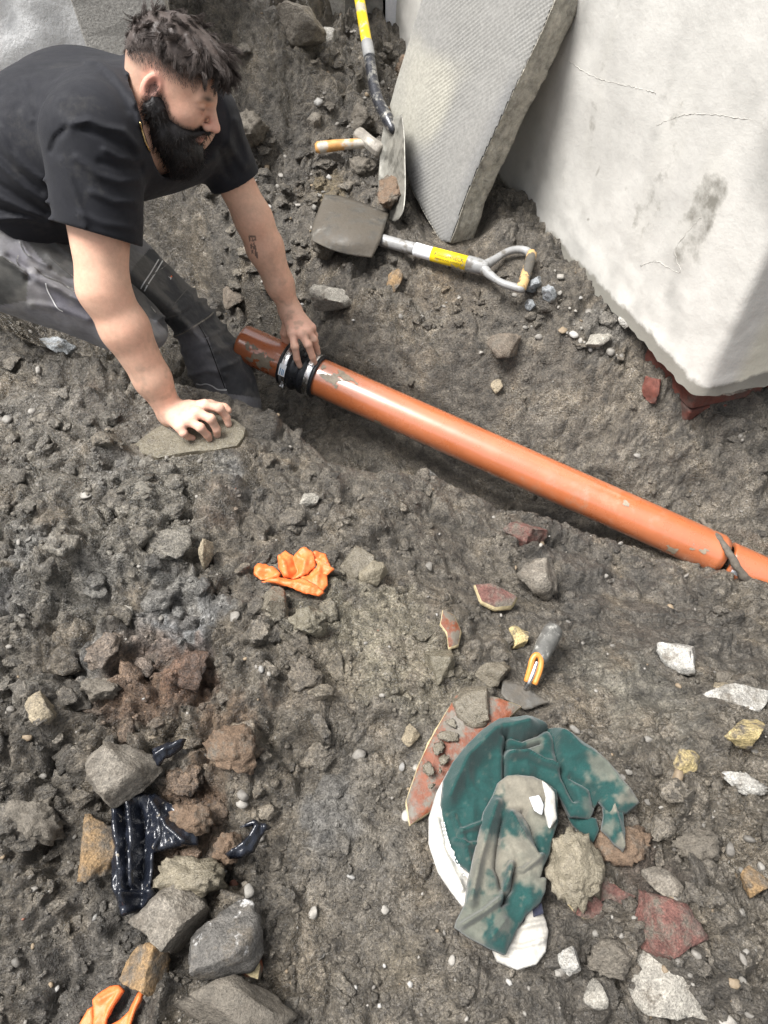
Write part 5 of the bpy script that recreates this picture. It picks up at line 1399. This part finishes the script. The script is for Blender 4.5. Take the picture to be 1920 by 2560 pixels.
# ---------------------------------------------------------------- flat stone under his hand
def poly_fill(poly, h):               # triangulated inside of a polygon, with a fine rim
    rim_ = resample(A(poly, float), h); lo_, hi_ = rim_.min(0), rim_.max(0)
    GX_, GY_ = np.meshgrid(np.arange(lo_[0], hi_[0], h), np.arange(lo_[1], hi_[1], h), indexing='ij')
    Q_ = np.stack([GX_.ravel(), GY_.ravel()], -1)
    Q_ = Q_[inside(Q_, poly) & (seg_dist(Q_, rim_, True) > h * .55)] + 0
    n = len(rim_); pts = np.vstack([rim_, Q_])
    from mathutils.geometry import delaunay_2d_cdt
    r_ = delaunay_2d_cdt([Vector(p) for p in pts], [], [list(range(n))], 1, 1e-6)
    vv = A([v_[:] for v_ in r_[0]]); return vv, [list(t) for t in r_[2]]
def slabstone(name, poly, z, thick, mat, label, catg, tilt=(0, 0), curve=0.0, edge=None, h=7, amp=.0015, axis=None, par=None, sag=0):
    """plate of stone or clay outlined in photo pixels, lying at height z; edge = material of the broken sides"""
    vv, ff = poly_fill(poly, h)
    c = vv.mean(0); P = gz(vv[:, 0], vv[:, 1], z); pc = P.mean(0)
    R_ = P - pc
    P[:, 2] += tilt[0] * R_[:, 0] + tilt[1] * R_[:, 1]
    if curve:
        ax = A(axis, float); ax /= np.linalg.norm(ax); e = R_[:, :2] @ A([-ax[1], ax[0]]); P[:, 2] += curve * e * e
    ed_ = seg_dist(vv, poly, True) * depth_of(pc) / FPX
    P[:, 2] += amp * fbm3(P, 30, 3) + amp * .6 * fbm3(P, 90, 4) - .003 * np.exp(-ed_ / .003)
    o = thing(name, (pc[0], pc[1], pc[2] - thick), label, catg) if par is None else par
    obj('top_face', P, ff, mat, o)
    rimn = len(resample(A(poly, float), h)); rp = P[np.argsort([0] * 0)] if False else None
    rr = resample(A(poly, float), h); tree_i = [int(np.argmin(((vv - q_) ** 2).sum(1))) for q_ in rr]
    top = P[tree_i]; outw = (top - pc); outw[:, 2] = 0; outw /= np.linalg.norm(outw, axis=1)[:, None] + 1e-9
    K_ = 4; V = []
    for k in range(K_):
        w = k / (K_ - 1); b_ = top + outw * (.003 * math.sin(w * 3.1) + .003 * fbm3(top + w, 60, 9)[:, None]) * (1 if k else 0)
        b_[:, 2] -= thick * w; V.append(b_)
    V = np.vstack(V); n = len(rr)
    obj('broken_edge', V, [[k * n + i, k * n + (i + 1) % n, (k + 1) * n + (i + 1) % n, (k + 1) * n + i] for k in range(K_ - 1) for i in range(n)], edge or mat, o)
    return o
slabstone('flat_stone', [(333, 1110), (360, 1088), (392, 1066), (440, 1046), (520, 1030), (585, 1046), (613, 1068), (608, 1090), (591, 1112), (540, 1122), (489, 1126), (440, 1132), (394, 1143), (355, 1130)],
          .048, .05, 'mud_wet', 'flat stone coated in smooth wet mud under his braced hand', 'stone', edge='mud_pale')
# terracotta shards
shard1 = slabstone('terracotta_shard', [(1140, 1742), (1110, 1790), (1075, 1850), (1048, 1905), (1017, 1992), (1026, 2052), (1075, 2022), (1110, 1990), (1160, 1905), (1210, 1850), (1280, 1790), (1300, 1772), (1240, 1752), (1190, 1740)],
          .022, .014, 'terracotta', 'large orange terracotta pipe shard with mud on it left of the green cloth', 'shard', edge='terracotta_edge', curve=-1.6, axis=(.5, .87), tilt=(0.12, .12))
slabstone('terracotta_shard', [(1478, 2170), (1440, 2200), (1425, 2250), (1440, 2285), (1470, 2296), (1530, 2285), (1575, 2265), (1590, 2240), (1555, 2225), (1515, 2195)],
          .012, .026, 'rock_red', 'curved red pipe shard with thick cream broken rim right of the mud lump', 'shard', edge='terracotta_edge', curve=3, axis=(1, .4), tilt=(0, .25))
slabstone('terracotta_shard', [(1188, 1462), (1230, 1458), (1270, 1478), (1292, 1490), (1280, 1510), (1240, 1514), (1205, 1500)], -.085, .02, 'rock_red', 'pinkish tile sliver with a pale edge below the rounded grey boulder', 'shard', edge='terracotta_edge', tilt=(0, .15))
slabstone('terracotta_shard', [(1108, 1524), (1135, 1536), (1152, 1572), (1146, 1608), (1122, 1618), (1118, 1580), (1102, 1560)], -.018, .012, 'terracotta', 'small curved orange sherd at the top of the mud puddle', 'shard', edge='terracotta_edge', tilt=(-.2, 0))
slabstone('terracotta_shard', [(602, 2385), (618, 2370), (640, 2382), (650, 2415), (644, 2448), (622, 2440), (600, 2425)], .022, .02, 'terracotta_edge', 'small red and cream sherd beside the white-streaked rock', 'shard', edge='terracotta')
# small mud dabs on the big shard
for i, (a, b, w_) in enumerate([(1118, 1840, 40), (1098, 1868, 34), (1130, 1810, 30), (1108, 1900, 26), (1072, 1922, 30), (1078, 1965, 18), (1102, 1925, 14)]):
    p = gz(a, b, .030); k = depth_of(p) / FPX
    V = rotz(clod_shape(700 + i, 3, .8) * A([w_ * k * .75, w_ * k * .5, .006]), i * 1.3) + p
    obj('mud_dab', V, ICO[3][1], 'rock_mud', shard1)

# ---------------------------------------------------------------- draped soft things
def drape(name, poly, z, hmax, edgew, mat, par, ridges=(), amp=.003, nf=30, step=2.8, colf=None, tilt=(0, 0), thick=.0014, extra=None, crease=.007, jag=0.0, sm=True, gain=1.0):
    poly = A(poly, float); lo_, hi_ = poly.min(0), poly.max(0)
    vv, ff = poly_fill(poly, step)
    e = seg_dist(vv, poly, True); t = np.clip(e / edgew, 0, 1)
    P = gz(vv[:, 0], vv[:, 1], z); pc = P.mean(0); R_ = P - pc
    hgt = hmax * (.35 + .65 * np.sqrt(1 - (1 - t) ** 2)) + tilt[0] * R_[:, 0] + tilt[1] * R_[:, 1]
    for line, w, a in ridges:
        sd_ = seg_dist(vv, line) / w; hgt += gain * a * (.5 * np.exp(-sd_ ** 2) + .6 * np.exp(-1.6 * sd_))
    hgt += amp * fbm3(P, nf, 5) * np.clip(t * 2, 0, 1) + amp * .4 * fbm3(P, nf * 3, 6)
    hgt += crease * (1 - 2.4 * np.abs(fbm3(P * A([1.6, .7, 1]), nf * .5, 31, 2))) + crease * .5 * (1 - 2.4 * np.abs(fbm3(P, nf * 1.1, 33, 2)))
    if extra is not None: hgt += extra(vv, P)
    if jag: hgt += jag * RNG.normal(size=len(vv))
    P[:, 2] += hgt
    col = None if colf is None else colf(vv, P)
    o = obj(name, P, ff, mat, par, col=col, smooth_=sm)
    sm_ = o.modifiers.new('solidify', 'SOLIDIFY'); sm_.thickness = thick; sm_.offset = -1
    return o
GREEN, MUDC, CREAM, NAVY = A([.0025, .038, .034]), A([.19, .167, .13]), A([.56, .54, .49]), A([.012, .014, .03])
def gcol(mudspots, seed, base=GREEN):
    def f(vv, P):
        c = np.tile(base, (len(vv), 1)) * (1 + .12 * fbm3(P, 60, seed)[:, None])
        m = np.zeros(len(vv))
        for (a, b), r, k in mudspots:
            m = np.maximum(m, .85 * k * smooth(1.2, .62, np.hypot(vv[:, 0] - a, vv[:, 1] - b) / r + .8 * fbm3(P, 26, seed + 3) + .55 * fbm3(P, 90, seed + 4)))
        m = np.maximum(m, .25 * smooth(.25, .7, fbm3(P, 140, seed + 7)))
        return c * (1 - m[:, None]) + MUDC * (1 + .2 * fbm3(P, 90, 3)[:, None]) * m[:, None]
    return f
cloth = thing('rag', gz(1280, 2080, 0), 'torn muddy dark green and white shirt rag crumpled on the soil', 'rag')
drape('white_lining', [(1122, 1930), (1092, 1985), (1072, 2050), (1072, 2110), (1095, 2180), (1128, 2235), (1155, 2270), (1195, 2240), (1200, 2150), (1150, 2060), (1130, 1990)], .014, .014, 26, 'cloth', cloth,
      [([(1090, 2060), (1110, 2140), (1150, 2230)], 8, .006), ([(1110, 2120), (1150, 2180), (1180, 2210)], 7, -.005)], .004, 25, gain=1.7, crease=.010, colf=gcol([((1085, 2030), 60, .35), ((1120, 2200), 40, .3)], 21, CREAM))
drape('white_lining', [(1280, 2260), (1330, 2262), (1355, 2290), (1366, 2330), (1360, 2380), (1335, 2412), (1290, 2425), (1240, 2405), (1225, 2370), (1250, 2320)], .010, .016, 24, 'cloth', cloth,
      [([(1260, 2330), (1310, 2320), (1355, 2310)], 7, .004), ([(1255, 2365), (1300, 2370), (1350, 2355)], 7, .004), ([(1250, 2390), (1290, 2400)], 6, -.004)], .004, 25, gain=1.7, crease=.010, colf=gcol([((1310, 2320), 60, .5), ((1230, 2390), 30, .6)], 31, CREAM))
drape('navy_trim', [(1288, 2290), (1350, 2258), (1356, 2285), (1320, 2298), (1298, 2310)], .032, .004, 8, 'cloth', cloth, colf=gcol([], 41, NAVY))
drape('green_panel', [(1100, 2020), (1106, 1965), (1130, 1915), (1165, 1875), (1200, 1838), (1245, 1808), (1310, 1800), (1365, 1812), (1412, 1842), (1455, 1872), (1500, 1905), (1540, 1945), (1565, 1985), (1588, 2014),
                      (1560, 2038), (1512, 2042), (1490, 2010), (1470, 2052), (1420, 2050), (1395, 2000), (1370, 1970), (1335, 1952), (1290, 1948), (1262, 1960), (1255, 1995), (1235, 2040), (1205, 2090), (1190, 2130), (1178, 2195), (1140, 2160), (1112, 2100)],
      .020, .022, 26, 'cloth', cloth,
      [([(1120, 2010), (1160, 1920), (1230, 1850), (1310, 1830)], 22, .020), ([(1250, 1852), (1300, 1862), (1340, 1845), (1370, 1820)], 9, -.016), ([(1260, 1905), (1310, 1900), (1335, 1910), (1385, 1930)], 8, .014),
       ([(1262, 1880), (1300, 1885), (1345, 1868)], 7, -.012), ([(1375, 1830), (1385, 1880), (1400, 1950), (1430, 2010)], 9, -.013), ([(1395, 1850), (1440, 1890), (1500, 1930), (1550, 1990)], 18, .014),
       ([(1420, 1950), (1470, 1980), (1480, 2020)], 9, -.010), ([(1262, 1850), (1255, 1900), (1258, 1955)], 7, -.016), ([(1150, 2090), (1180, 2080), (1200, 2070)], 6, .008), ([(1135, 2110), (1165, 2125), (1190, 2120)], 6, .008), ([(1130, 2050), (1150, 2100), (1170, 2170)], 8, .006)],
      .005, 22, gain=1.7, crease=.010, colf=gcol([((1560, 1985), 60, .75), ((1505, 1925), 45, .55), ((1330, 1870), 22, .45), ((1480, 2030), 30, .35)], 51))
drape('torn_point', [(1500, 2005), (1535, 2005), (1552, 2040), (1553, 2090), (1548, 2137), (1525, 2115), (1498, 2080), (1502, 2045)], .018, .020, 20, 'cloth', cloth, [([(1520, 2010), (1530, 2070), (1545, 2125)], 8, .008)],
      .004, 25, gain=1.7, crease=.010, colf=gcol([((1530, 2015), 26, .9), ((1540, 2120), 26, .8), ((1510, 2080), 22, .5)], 61))
drape('green_fold', [(1418, 2020), (1450, 2045), (1485, 2052), (1492, 2080), (1478, 2110), (1455, 2085), (1425, 2060), (1402, 2020), (1388, 1985), (1400, 1980)], .016, .014, 18, 'cloth', cloth, gain=1.7, crease=.010, colf=gcol([((1405, 2010), 26, .7)], 71))
drape('folded_sleeve', [(1242, 1965), (1265, 1948), (1330, 1948), (1352, 1960), (1385, 1985), (1388, 2060), (1372, 2110), (1368, 2140), (1352, 2170), (1345, 2200), (1360, 2200), (1358, 2230), (1345, 2260), (1310, 2290), (1285, 2330), (1258, 2390),
                        (1220, 2375), (1170, 2348), (1135, 2322), (1140, 2305), (1158, 2270), (1165, 2220), (1178, 2160), (1195, 2090), (1205, 2040), (1228, 2000)], .036, .022, 24, 'cloth', cloth,
      [([(1235, 2020), (1215, 2080), (1190, 2170), (1170, 2260)], 14, .012), ([(1250, 2060), (1240, 2120), (1235, 2180), (1260, 2260)], 9, -.014), ([(1270, 2050), (1300, 2110), (1330, 2150)], 14, .014), ([(1300, 2040), (1325, 2090), (1340, 2140)], 8, -.010),
       ([(1270, 2170), (1262, 2210), (1245, 2255), (1200, 2290), (1150, 2320)], 7, .012), ([(1280, 2180), (1275, 2230), (1250, 2270)], 7, -.012), ([(1345, 2150), (1300, 2185), (1275, 2180)], 6, .008), ([(1250, 2310), (1220, 2350)], 14, .008)],
      .006, 24, gain=1.7, crease=.010, colf=gcol([((1300, 1985), 70, 1.0), ((1340, 2050), 40, .8), ((1235, 2150), 70, .9), ((1190, 2200), 60, .75), ((1300, 2165), 50, .8), ((1330, 2190), 40, .7), ((1170, 2330), 50, .6), ((1250, 2310), 24, .5), ((1200, 2270), 40, .6)], 81))
drape('white_patch', [(1322, 1998), (1345, 1992), (1356, 2015), (1352, 2040), (1335, 2028)], .088, .005, 8, 'cloth', cloth, colf=gcol([], 91, A([.72, .73, .76])))
drape('white_patch', [(1352, 1958), (1384, 1982), (1388, 2050), (1370, 2075), (1358, 2030), (1362, 2000)], .078, .008, 10, 'cloth', cloth, colf=gcol([((1370, 2030), 30, .35)], 95, CREAM))
for off_ in (0, 6):
    st_ = spline(A([(1104 + off_, 2055), (1115 + off_, 2100), (1135 + off_, 2150), (1162 + off_, 2192)]), 16)
    for a, b in zip(st_[:-1:1], st_[1::1]):
        p0_, p1_ = gz(*a, .047), gz(*(a + (b - a) * .6), .047); v, f = tube([p0_, p1_], .0007, 5); obj('stitch', v, f, 'paper', cloth)
put_rock('mud_lump', 1432, 2165, 150, 230, 'mud_pale', 'big pale shiny mud lump on the rag\'s right side', 'mud', seed=131, clod=True, flat=.32, sink=-.1)

bag = thing('plastic_bag', gz(360, 2140, 0), 'torn shiny black plastic bag half buried between boulders', 'plastic bag')
cr = lambda s_: (lambda vv, P: .016 * (1 - 2.5 * np.abs(fbm3(P * A([3.2, .45, 1]), 12, s_, 2))) + .006 * (1 - 2.4 * np.abs(fbm3(P * A([1.5, .8, 1]), 34, s_ + 1, 2))))
drape('sheet', [(289, 2008), (338, 1990), (400, 1996), (463, 2035), (500, 2052), (500, 2117), (453, 2125), (395, 2141), (386, 2218), (404, 2242), (337, 2288), (318, 2296), (294, 2223), (292, 2097)], .020, .014, 12, 'bag_black', bag,
      [([(300, 2020), (310, 2120), (325, 2260)], 10, .014), ([(335, 2010), (345, 2080), (345, 2220)], 7, .016), ([(320, 2020), (328, 2120), (336, 2230)], 5, -.012), ([(360, 2030), (370, 2100), (358, 2200)], 8, -.016), ([(395, 2020), (430, 2080), (470, 2115)], 9, .014),
       ([(385, 2050), (370, 2120), (350, 2190)], 5, .012), ([(430, 2040), (460, 2080), (490, 2080)], 6, -.010), ([(410, 2060), (415, 2100), (400, 2130)], 5, .010), ([(310, 2250), (350, 2240), (390, 2235)], 7, .010)], .004, 30, extra=cr(601), step=3.2, crease=.003)
drape('scrap', [(569, 2141), (600, 2128), (628, 2100), (640, 2072), (607, 2078), (641, 2058), (680, 2073), (655, 2100), (640, 2135), (612, 2152), (580, 2152)], .022, .016, 14, 'bag_black', bag, [([(580, 2145), (620, 2120), (650, 2075)], 6, .008)], .004, 30, extra=cr(611), step=3.2, crease=.003)
drape('scrap', [(388, 1884), (430, 1868), (472, 1858), (462, 1880), (425, 1905), (400, 1925), (392, 1905)], .045, .014, 12, 'bag_black', bag, [([(395, 1905), (430, 1885), (465, 1865)], 5, .008)], .004, 30, extra=cr(621), step=3.2, crease=.003)

g1 = thing('glove', gz(730, 1440, .02), 'crumpled bright orange rubber glove lying on the mud', 'glove')
wr_ = lambda s_: (lambda vv, P: .007 * (1 - 2.4 * np.abs(fbm3(P * A([1, 1.6, 1]), 26, s_, 2))) + .003 * (1 - 2.4 * np.abs(fbm3(P, 70, s_ + 1, 2))))
drape('cuff', [(748, 1440), (765, 1410), (790, 1388), (815, 1392), (828, 1425), (838, 1432), (818, 1445), (820, 1470), (800, 1495), (772, 1470), (745, 1470)], .028, .005, 7, 'glove_orange', g1, [([(790, 1395), (800, 1430), (790, 1480)], 8, .008), ([(765, 1430), (790, 1440), (815, 1440)], 6, -.007)], .004, 40, extra=wr_(631), step=3.4, gain=.8, crease=.004)
drape('palm', [(696, 1395), (715, 1384), (735, 1398), (762, 1376), (785, 1392), (790, 1420), (770, 1440), (745, 1450), (712, 1452), (698, 1425)], .036, .006, 7, 'glove_orange', g1, [([(700, 1400), (715, 1425), (720, 1448)], 6, .010), ([(735, 1405), (745, 1430), (730, 1445)], 7, -.014), ([(745, 1400), (765, 1415), (760, 1435)], 5, .009)], .004, 40, extra=wr_(641), step=3.4, gain=.8, crease=.004)
drape('finger', [(637, 1425), (645, 1415), (665, 1415), (690, 1425), (706, 1445), (700, 1455), (655, 1458), (638, 1445)], .028, .006, 7, 'glove_orange', g1, [([(645, 1430), (695, 1445)], 7, .006)], .004, 40, extra=wr_(651), step=3.4, gain=.8, crease=.004)
drape('finger', [(655, 1462), (700, 1450), (760, 1455), (790, 1470), (812, 1490), (800, 1497), (760, 1492), (735, 1478), (690, 1468)], .036, .005, 6, 'glove_orange', g1, [([(670, 1462), (740, 1468), (790, 1486)], 4, .008)], .003, 40, extra=wr_(661), step=3.4, gain=.8, crease=.004)
g2 = thing('glove', gz(290, 2530, .01), 'orange rubber glove at the bottom edge under a mottled stone', 'glove')
drape('finger', [(236, 2500), (250, 2486), (278, 2466), (300, 2464), (314, 2478), (290, 2515), (272, 2548), (262, 2590), (235, 2590), (238, 2540)], .024, .005, 7, 'glove_orange', g2, [([(255, 2500), (300, 2475)], 9, .006), ([(300, 2485), (275, 2530), (262, 2580)], 5, .006)], .003, 40, step=3.4, gain=.8, crease=.004)
drape('finger', [(237, 2516), (236, 2560), (232, 2600), (190, 2600), (205, 2555), (222, 2525)], .022, .005, 7, 'glove_orange', g2, amp=.003, nf=40, step=3.4, gain=.8, crease=.004)
drape('palm', [(350, 2482), (364, 2478), (358, 2500), (342, 2530), (332, 2560), (330, 2600), (268, 2600), (275, 2565), (300, 2552), (325, 2530), (338, 2505)], .020, .005, 7, 'glove_orange', g2, [([(355, 2490), (335, 2540), (325, 2580)], 6, .007)], .003, 40, step=3.4, gain=.8, crease=.004)

# ---------------------------------------------------------------- trowel
trw = thing('trowel', gz(1345, 1660, -.04), 'small trowel with black and orange grip lying on the soil', 'trowel')
hp = [gz(1388, 1568, -.022), gz(1375, 1592, -.016), gz(1358, 1625, -.012), gz(1345, 1652, -.010)]
P = spline(hp, 14)
v, f = tube(P, np.interp(np.linspace(0, 1, 14), [0, .04, .12, .5, .9, 1], [.007, .015, .0200, .0205, .0175, .014]), 20); obj('grip', v, f, 'rubber_grip', trw)
ax_ = P[-1] - P[0]; ax_ /= np.linalg.norm(ax_); sd = np.cross(ax_, [0, 0, 1]); sd /= np.linalg.norm(sd); un = np.cross(sd, ax_)
q0 = P[-1] + un * .010
U_ = [gz(1316, 1704, -.024), gz(1325, 1672, -.010), gz(1331, 1648, -.001), gz(1341, 1637, .003), gz(1352, 1647, -.001), gz(1350, 1674, -.010), gz(1336, 1711, -.024)]
v, f = tube(spline(U_, 26), .0058, 10); obj('collar', v, f, 'orange_plastic', trw)
for s_ in (-1, 1):
    v, f = tube(spline([q0 + ax_ * -.01 + sd * .0155 * s_ - un * .010, (P[6]) + sd * .0172 * s_ + un * .003, P[2] + sd * .0150 * s_ + un * .008], 10), .0016, 6); obj('grip_stripe', v, f, 'orange_plastic', trw)
bl0 = gz(1312, 1722, -.038)
v, f = tube(spline([gz(1343, 1654, -.006), gz(1335, 1676, -.011), gz(1325, 1702, -.020), gz(1314, 1724, -.034)], 14), .0056, 12); obj('shank', v, f, 'trowel_shank', trw)
bp = [(1256, 1703), (1262, 1700), (1312, 1716), (1345, 1738), (1376, 1755), (1345, 1764), (1328, 1772), (1312, 1774), (1285, 1760), (1262, 1748), (1252, 1735)]
vv, ff = poly_fill(bp, 6); Pb = gz(vv[:, 0], vv[:, 1], -.034); rb = Pb - Pb.mean(0); Pb[:, 2] += .05 * rb[:, 1] * 1.0 + .0012 * fbm3(Pb, 40, 2)
bo = obj('blade', Pb, ff, 'blade_mud', trw); so = bo.modifiers.new('solidify', 'SOLIDIFY'); so.thickness = .002

# ---------------------------------------------------------------- shovel lying in the yard
sh1 = thing('shovel', gz(1000, 610, .0), 'muddy shovel with D-grip and yellow printed label lying on the far bank', 'shovel')
zs_ = .045
SL = lambda a, b, z=zs_: gz(a, b, z)
P = spline([SL(930, 590, .03), SL(957, 601, .035), SL(1000, 613, .04), SL(1041, 624, .045)], 14); v, f = tube(P, .0185, 18); obj('socket', v, f, 'grey_plastic', sh1)
P = spline([SL(1038, 623), SL(1080, 635), SL(1172, 659)], 12); v, f = tube(P, .0200, 20); shf = obj('shaft', v, f, 'paper', sh1)
AXS = SL(1172, 659) - SL(1080, 635); LS = np.linalg.norm(AXS); AXS /= LS
v, f = lathe(SL(1080, 635), SL(1172, 659), [(0, .0203), (0, .0209), (LS, .0209), (LS, .0203)], 28); lbl = obj('label', v, f, 'yellow_paint', sh1)
cv = A([0, 0, CAMZ]) - (SL(1080, 635) + SL(1172, 659)) / 2; cv -= AXS * (cv @ AXS); cv /= np.linalg.norm(cv); tv_ = np.cross(cv, AXS)
if (tv_ @ CAMU) < 0: tv_ = -tv_
def wrap_text(txt, a0, a1, y0, h, mat, par, name):
    cu = bpy.data.curves.new(name, 'FONT'); cu.body = txt; cu.size = 1; cu.resolution_u = 2
    to = bpy.data.objects.new(name, cu); C.objects.link(to); dg = bpy.context.evaluated_depsgraph_get(); me = bpy.data.meshes.new_from_object(to.evaluated_get(dg))
    co = A([v_.co[:] for v_ in me.vertices]); fs = [list(p_.vertices) for p_ in me.polygons]
    bpy.data.objects.remove(to); bpy.data.curves.remove(cu); bpy.data.meshes.remove(me)
    w = co[:, 0].max(); V = []
    for x, y in co[:, :2]:
        an = (y0 + y / .7 * h) / .021; V.append(SL(1080, 635) + AXS * (a0 + (a1 - a0) * x / w) + .0216 * (math.cos(an) * cv + math.sin(an) * tv_))
    return obj(name, V, fs, mat, par, smooth_=False)
wrap_text('ROUGHNECK', .012, LS - .012, -.001, .011, 'ink', lbl, 'lettering')
wrap_text('FIBREGLASS HANDLE', .016, LS - .016, -.0105, .005, 'ink', lbl, 'lettering')
P = spline([SL(1168, 658), SL(1195, 665), SL(1218, 672)], 8); v, f = tube(P, [.0225, .0228, .023, .023, .022, .021, .019, .017], 20); obj('ferrule', v, f, 'grey_plastic', sh1)
up_arm = [SL(1205, 668), SL(1235, 650), SL(1262, 632), SL(1292, 624), SL(1318, 628), SL(1328, 642)]
lo_arm = [SL(1205, 669), SL(1228, 690), SL(1252, 706), SL(1280, 716), SL(1303, 722), SL(1308, 712)]
for q_ in (up_arm, lo_arm):
    v, f = tube(spline(q_, 20), np.interp(np.linspace(0, 1, 20), [0, .3, 1], [.017, .0105, .0125]), 12); obj('grip_arm', v, f, 'grey_plastic', sh1)
v, f = tube(spline([SL(1330, 634, .05), SL(1322, 662, .052), SL(1313, 692, .05), SL(1302, 722, .047)], 14), .0150, 16); obj('hand_grip', v, f, 'grip_mud', sh1)
def sheet(name, rows, mat, par, nu=14, nv=14, bulge=0.0, thick=.0022):
    R_ = [spline(r_, nu) for r_ in rows]; G = A([spline(A([r_[k] for r_ in R_]), nv) for k in range(nu)])
    V = G.reshape(-1, 3)
    o = obj(name, V, [[i * nv + k, i * nv + k + 1, (i + 1) * nv + k + 1, (i + 1) * nv + k] for i in range(nu - 1) for k in range(nv - 1)], mat, par)
    m2 = o.modifiers.new('solidify', 'SOLIDIFY'); m2.thickness = thick; return o
sheet('blade', [[SL(811, 487, .055), SL(795, 530, .05), SL(781, 567, .045), SL(779, 602, .04)], [SL(857, 493, .05), SL(838, 540, .065), SL(825, 590, .062), SL(822, 622, .04)],
                [SL(915, 512, .045), SL(893, 555, .07), SL(878, 600, .066), SL(871, 637, .035)], [SL(972, 534, .04), SL(962, 565, .055), SL(952, 600, .052), SL(930, 645, .025)]], 'blade_mud', sh1, 18, 18)
put_rock('earth_clod', 805, 615, 70, 60, 'clod_grey', 'wet clod stuck to the corner of the lying shovel\'s blade', 'earth clod', seed=141, clod=True, flat=.5, sink=-.6)

put_rock('earth_clod', 868, 585, 90, 60, 'clod_grey', 'smeared flat soil lump in the middle of the lying shovel\'s blade', 'earth clod', seed=146, clod=True, flat=.18, sink=-1.4)
put_rock('earth_clod', 925, 540, 60, 44, 'clod_brown', 'small soil lump near the neck of the lying shovel', 'earth clod', seed=147, clod=True, flat=.22, sink=-1.4)

# ---------------------------------------------------------------- shovel standing in the spoil
sh2 = thing('shovel', J(985, 552, 2.3), 'yellow-shafted shovel standing with its blade against the leaning slab', 'shovel')
P = spline([J(868, -150, 2.62), J(884, -80, 2.58), J(899, 0, 2.52), J(908, 55, 2.48), J(918, 112, 2.44)], 16); v, f = tube(P, .0185, 18); obj('shaft', v, f, 'yellow_paint', sh2)
P = spline([J(917, 108, 2.442), J(921, 128, 2.43), J(924, 146, 2.42)], 6); v, f = tube(P, .0205, 18); obj('ferrule', v, f, 'grey_plastic', sh2)
P = spline([J(923, 142, 2.42), J(929, 180, 2.40), J(936, 220, 2.375), J(948, 258, 2.35), J(966, 292, 2.32), J(985, 330, 2.30)], 18); v, f = tube(P, np.interp(np.linspace(0, 1, 18), [0, .6, .85, 1], [.0185, .0185, .021, .010]), 18); obj('neck', v, f, 'black_steel', sh2)
sheet('blade', [[J(962, 300, 2.33), J(975, 296, 2.31), J(992, 290, 2.27), J(1004, 284, 2.24)], [J(953, 350, 2.36), J(968, 345, 2.34), J(990, 340, 2.29), J(1010, 335, 2.22)],
                [J(948, 410, 2.38), J(966, 408, 2.36), J(990, 405, 2.30), J(1012, 405, 2.22)], [J(945, 470, 2.38), J(962, 470, 2.36), J(988, 470, 2.30), J(1013, 475, 2.22)],
                [J(952, 520, 2.36), J(965, 525, 2.34), J(986, 528, 2.29), J(1008, 525, 2.22)], [J(975, 548, 2.31), J(980, 551, 2.30), J(986, 554, 2.28), J(996, 548, 2.24)]], 'blade_steel', sh2, 20, 20)
put_rock('earth_clod', 975, 475, 60, 130, 'clod_brown', 'brown soil heaped on the standing shovel\'s blade', 'earth clod', seed=143, clod=True, flat=.35, sink=-.9)

# ---------------------------------------------------------------- club hammer
ham = thing('hammer', at(860, 372), 'muddy club hammer with short wooden handle lying by the standing shovel', 'hammer')
h0, h1 = at(788, 370) + A([0, 0, .018]), at(918, 362) + A([0, 0, .022])
zz_ = max(h0[2], h1[2]); h0 = gz(788, 370, zz_ + .01); h1 = gz(922, 358, zz_ + .018)
P = spline([h0, h0 + (h1 - h0) * .5 + A([0, 0, .003]), h1], 14); v, f = tube(P, np.interp(np.linspace(0, 1, 14), [0, .03, .1, .6, 1], [.012, .0185, .0195, .0165, .0145]), 16); obj('handle', v, f, 'wood_handle', ham)
k0, k1 = gz(895, 335, zz_ + .03), gz(952, 378, zz_ + .012); ka = (k1 - k0); kl = np.linalg.norm(ka); ka /= kl
kb = np.cross(ka, [0, 0, 1]); kb /= np.linalg.norm(kb); kc = np.cross(kb, ka)
V = []; n = 8
for t_a, r_ in ((-.006, .017), (0, .023), (.012, .0245), (kl * .5, .022), (kl - .012, .0245), (kl, .023), (kl + .006, .017)):
    for k in range(n):
        a = 2 * math.pi * (k + .5) / n; V.append(k0 + ka * t_a + r_ * 1.05 * (math.cos(a) * kb + math.sin(a) * kc))
F = [[i * n + k, i * n + (k + 1) % n, (i + 1) * n + (k + 1) % n, (i + 1) * n + k] for i in range(6) for k in range(n)] + [list(range(n))[::-1], list(range(6 * n, 7 * n))]
bevel(obj('head', V, F, 'hammer_iron', ham, smooth_=False), .002)
